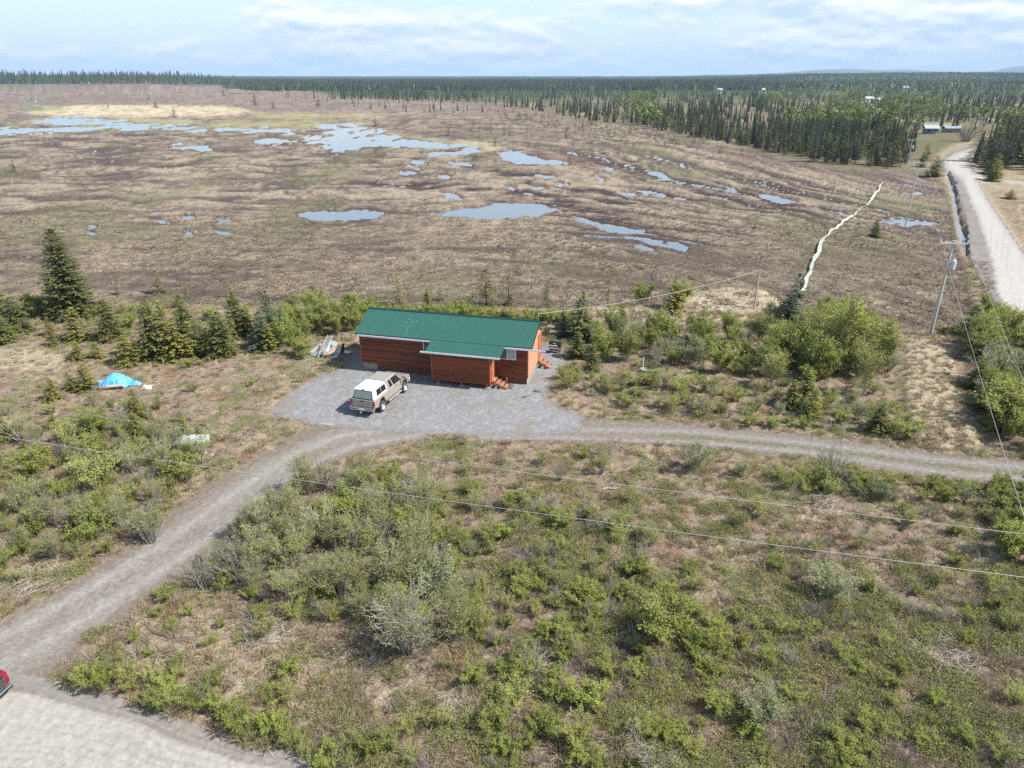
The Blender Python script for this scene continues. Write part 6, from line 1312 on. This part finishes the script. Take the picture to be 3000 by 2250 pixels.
# ------------------------------------------------------------------ utility poles and wires
m_pole = mat('weathered_pole', (.47, .44, .40), .85, var=.2, scale=3, stretch=(3, 3, .3)); m_galv = mat('galvanised', (.52, .54, .56), .5, metal=.3)
m_ins = mat('porcelain', (.60, .63, .66), .3); m_wire = mat('bare_wire', (.50, .50, .51), .5, metal=.3)
def pole(lab, px_, py_, hgt, arm=None, rz=0., rad=.14, can=False, X=None, Y=None, grp='poles along the far road'):
    if X is None: X, Y = G(px_, py_)
    z0 = h1(X, Y); t = thing('utility_pole', lab, 'utility pole', (X, Y, 0), rz, grp)
    q = MB(); q.tube([(0, 0, z0 - .5), (0, 0, hgt)], [rad, rad * .72], 10, cap=True); q.build('shaft', m_pole, t, smooth=False)
    if arm:
        zc = hgt - .22; q = MB(); q.box(-arm, arm, -.20, -.10, zc - .06, zc + .06); cr_o = q.build('crossarm', m_galv, t)
        for sx_ in (-1, 1): q = MB(); q.bar((sx_ * arm * .55, -.14, zc - .05), (0, -.10, zc - .75), .03, .03); q.build('brace', m_galv, t)
        for xx in (-arm + .08, arm - .08, 0): q = MB(); q.lathe([(.02, 0), (.02, .06), (.06, .08), (.06, .13), (.03, .16), (.05, .19), (0, .21)], 8, 'z', (xx, -.15, zc + .06)); q.build('insulator', m_ins, cr_o)
    if can:
        q = MB(); zt = hgt - 2.15; q.lathe([(0, zt - .38), (.21, zt - .38), (.21, zt + .34), (.18, zt + .40), (0, zt + .46)], 14, 'z', (.42, -.1, 0)); tf = q.build('transformer', mat('transformer_grey', (.56, .60, .63), .4), t, smooth=False)
        for xx in (.34, .50): q = MB(); q.lathe([(.03, zt + .44), (.05, zt + .52), (.03, zt + .58), (.045, zt + .66), (0, zt + .7)], 8, 'z', (xx, -.1, 0)); q.build('bushing', m_ins, tf)
        q = MB(); q.box(.1, .2, -.16, -.06, zt - .2, zt + .2); q.build('bracket', m_galv, tf)
        q = MB(); q.tube([(arm * .6, -.15, hgt - .3), (arm * .6, -.15, hgt - .75)], .04, 6, cap=True); q.build('fuse', m_ins, t)
    return t, (X, Y)
pA, A_ = pole('near grey utility pole with a crossarm and a round transformer', 2725, 985, 9.05, 1.25, R(-3), .16, True, grp=None)
pB, B_ = pole('second utility pole along the far road, crossarm on top, standing on open bog', 2666, 598, 7.8, 1.2, R(-8))
pC, C_ = pole('third utility pole with a small transformer before the forest edge', 2658, 485, 6.9, 1.2, R(-10), can=True)
pD, D_ = pole('fourth brownish utility pole near the bend of the far road', 2731, 447, 6.15, 1.1, R(-20))
pE, E_ = pole('furthest visible utility pole beyond the bare willow', 2864, 397, 7.2, 1.6, R(-20))
pS, S_ = pole('slim bare service pole behind the alder thicket', 2208, 915, 4.6, None, 0, .10, grp=None)
o = MB(); X, Y = G(2799, 975); o.tube([(0, 0, -.2), (-.25, 0, 1.3)], .035, 6, cap=True); o = o.build('guy_marker', m_white); o.location = (X, Y, h1(X, Y)); tag(o, 'thin pale guy marker standing right of the near utility pole', 'marker')
def wire(lab, a, b_, sag, r_=.012, name='power_line', grp='overhead lines', n=24):
    a, b_ = Vector(a), Vector(b_); q = MB(); q.tube([a.lerp(b_, t / n) - Vector((0, 0, sag * 4 * (t / n) * (1 - t / n))) for t in range(n + 1)], r_, 5); o = q.build(name, m_wire); tag(o, lab, 'wire', grp); return o
def ext(p, q_, k): p, q_ = Vector(p), Vector(q_); return p + (q_ - p) * k
w1a, w1b = (*G(0, 1162, 8.5), 8.5), (*G(3000, 1540, 8.5), 8.5); w2a, w2b = (*G(0, 1260, 8.5), 8.5), (*G(3000, 1665, 8.5), 8.5)
wire('upper of the two lines crossing the whole photo', ext(w1a, w1b, -.45), ext(w1a, w1b, 1.45), .45, .0075); wire('lower of the two lines crossing the whole photo', ext(w2a, w2b, -.45), ext(w2a, w2b, 1.45), .45, .008)
ca, sa = math.cos(R(-3)), math.sin(R(-3)); ends = [(A_[0] + s_ * 1.17 * ca, A_[1] + s_ * 1.17 * sa - .15, 9.15) for s_ in (-1, 1)]
wire('line from the left end of the near crossarm towards the viewer', ends[0], ext(ends[0], (*G(3000, 1480, 8.3), 8.3), 1.25), .35, .0085); wire('line from the right end of the near crossarm towards the viewer', ends[1], ext(ends[1], (*G(3000, 1094, 8.6), 8.6), 1.4), .3, .0085)
wire('twisted service cable from the transformer pole to the slim pole', (A_[0], A_[1], 7.0), (S_[0], S_[1], 4.45), .85, .018, 'service_cable')
mast = cabin_w(LX + .10, 3.3, 4.9); wire('twisted service cable from the slim pole to the cabin', (S_[0], S_[1], 4.45), mast, .55, .018, 'service_cable')
prev = A_; hp_ = 9.1
for (nm, P_, hg) in (('nearest', B_, 7.9), ('second', C_, 7.0), ('third', D_, 6.2), ('furthest', E_, 7.2)):
    for s_, sd in ((-1, 'left'), (1, 'right')): wire('faint %s line in the %s span along the far road' % (sd, nm), (prev[0] + s_ * 1.1, prev[1], hp_), (P_[0] + s_ * 1.1, P_[1], hg), .5, .011)
    prev, hp_ = P_, hg
# stake by the driveway mouth, white stake in the thicket, driftwood
q = MB(); X, Y = G(515, 1878); q.tube([(0, 0, -.1), (-.12, .05, 1.35)], .03, 5, cap=True); o = q.build('stake', m_bark); o.location = (X, Y, h1(X, Y)); tag(o, 'thin wooden stake in the dry grass by the driveway mouth', 'stake')
q = MB(); X, Y = G(1883, 1092); sp_ = thing('scrap_sign', 'green curved scrap with a white upright stick before the thicket', 'scrap', (X, Y, h1(X, Y)), R(10))
q.tube([(0, 0, 0), (0, .05, 1.35)], .03, 6, cap=True); q.build('stick', m_white, sp_); q = MB(); q.lathe([(0, .0), (.3, .05), (.42, .2), (.40, .22), (.28, .08), (0, .03)], 9, 'z', (.12, -.1, .1)); q.build('bowl', mat('faded_green', (.20, .28, .17), .6), sp_)
def log(lab, px_, py_, L, rad, rot, m_=None):
    X, Y = G(px_, py_); q = MB(); q.tube([(-L / 2, 0, rad), (-L / 6, .08, rad * 1.6), (L / 5, -.03, rad * 1.5), (L / 2, .05, rad * 2)], [rad, rad * .9, rad * .8, rad * .3], 6, cap=True); q.tube([(L / 6, 0, rad), (L / 3, .3, rad * 3)], [rad * .5, rad * .2], 4)
    o = q.build('dead_branch', m_ or m_pale_twig); o.location = (X, Y, h1(X, Y) + .03); o.rotation_euler = (0, 0, R(rot)); tag(o, lab, 'branch')
log('short bleached log lying in the field under the upper wire', 1788, 1436, .9, .05, 0); log('long pale bent branch at the foot of the big leaning willow', 1120, 1885, 2.4, .025, -25); log('bleached branch by the dry patch below the willow', 1180, 1965, .9, .02, 35); log('pale stick on the bleached brush patch at right', 2800, 1880, 1.6, .018, 70)
def brush(lab, px_, py_, rad, n, seed):
    X, Y = G(px_, py_); r = random.Random(seed); q = MB()
    for i in range(n):
        a = r.uniform(0, 6.283); k = rad * math.sqrt(r.random()); p = Vector((k * math.cos(a), k * math.sin(a) * .8, r.uniform(.02, .22))); b = r.uniform(0, 6.283); d = Vector((math.cos(b), math.sin(b), r.uniform(-.05, .25))); L = r.uniform(.3, 1.0)
        q.tube([p, p + d * L * .5 + rv(r) * .04, p + d * L], [.011, .008, .003], 3)
    o = q.build('brush_pile', m_pale_twig); o.location = (X, Y, h1(X, Y)); tag(o, lab, 'brush pile')
brush('bleached white brush heap in the right of the field', 2775, 1930, 1.3, 150, 1); brush('pale dead brush along the left edge of the driveway', 110, 1705, 1.4, 120, 2); brush('bleached twigs on the dry grass below the big willow thicket', 780, 1850, 1.3, 110, 3)
brush('pale twigs in the dry patch at the bottom centre', 1330, 2085, .9, 60, 4); brush('small heap of pale twigs right of the bottom centre dry patch', 1480, 2095, .6, 40, 5); brush('pale litter under the lane shrubs on the right', 2400, 1475, 1.0, 60, 6); brush('dead pale twigs between the tall willow stems', 1570, 1960, .8, 50, 7)

# ------------------------------------------------------------------ far houses
def house(name, lab, px_, py_, w, d, hgt, rh, rot, c_w, c_r, wins=2):
    X, Y = G(px_, py_); h_ = thing(name, lab, 'house', (X, Y, h1(X, Y)), R(rot)); mw = mat('far_wall', c_w, .7); mr = mat('far_roof', c_r, .5)
    q = MB(); q.box(-w / 2, w / 2, -d / 2, d / 2, -.5, hgt); q.build('wall', mw, h_)
    q = MB(); e = .4; q.hexa([(-w / 2 - e, -d / 2 - e, hgt - .1), (w / 2 + e, -d / 2 - e, hgt - .1), (w / 2 + e, 0, rh - .1), (-w / 2 - e, 0, rh - .1), (-w / 2 - e, -d / 2 - e, hgt + .1), (w / 2 + e, -d / 2 - e, hgt + .1), (w / 2 + e, 0, rh + .1), (-w / 2 - e, 0, rh + .1)]); q.hexa([(-w / 2 - e, 0, rh - .1), (w / 2 + e, 0, rh - .1), (w / 2 + e, d / 2 + e, hgt - .1), (-w / 2 - e, d / 2 + e, hgt - .1), (-w / 2 - e, 0, rh + .1), (w / 2 + e, 0, rh + .1), (w / 2 + e, d / 2 + e, hgt + .1), (-w / 2 - e, d / 2 + e, hgt + .1)]); q.build('roof', mr, h_)
    for i in range(wins): xx = -w / 2 + w * (i + .5) / wins; q = MB(); q.box(xx - .5, xx + .5, -d / 2 - .05, -d / 2 + .01, hgt * .4, hgt * .8); q.build('window', m_tint, h_)
house('shed', 'blue-grey shed with a pale roof among the spruces by the far road', 2724, 392, 5.0, 5, 2.2, 3.4, -15, (.12, .17, .22), (.42, .46, .48))
house('house', 'low dark house with a pale roof behind the bare willow', 2785, 388, 6, 5, 1.8, 2.6, -10, (.13, .14, .12), (.30, .36, .38))
house('house', 'white building far off, left of a pair between the dark trees', 2542, 303, 6.5, 5, 4.2, 5.6, 5, (.6, .6, .6), (.6, .61, .63)); house('house', 'white building far off, right of a pair between the dark trees', 2564, 304, 5.5, 5, 3.6, 4.8, -8, (.58, .57, .55), (.55, .56, .58))
house('house', 'distant white house on the left in the wooded plain', 2108, 274, 7, 6, 5, 7, 0, (.5, .5, .48), (.45, .45, .46)); house('house', 'distant white cabin with its gable to the viewer', 2234, 278, 4, 5, 6, 8, 10, (.5, .5, .5), (.4, .4, .42)); house('house', 'distant pale house high on the wooded slope', 2651, 268, 9, 6, 6, 8, 0, (.4, .42, .44), (.4, .42, .45))

# ------------------------------------------------------------------ ordinal words where several of a group still share a label
ORD = ['leftmost', 'second from left', 'third from left', 'fourth from left', 'fifth from left', 'sixth from left']
same = {}
for o in C.objects:
    if o.parent is None and o.get('group') and o.get('label'): same.setdefault((o['group'], o['label']), []).append(o)
for (g_, l_), os_ in same.items():
    if 2 <= len(os_) <= 6:
        os_.sort(key=lambda o: plan(o.matrix_basis.translation.x, o.matrix_basis.translation.y)[0])
        for k, o in enumerate(os_):
            w_ = ORD[k] if k < len(os_) - 1 or len(os_) > 2 else 'rightmost'
            if len((l_ + ' ' + w_).replace(',', '').split()) <= 16: o['label'] = l_ + ', ' + w_
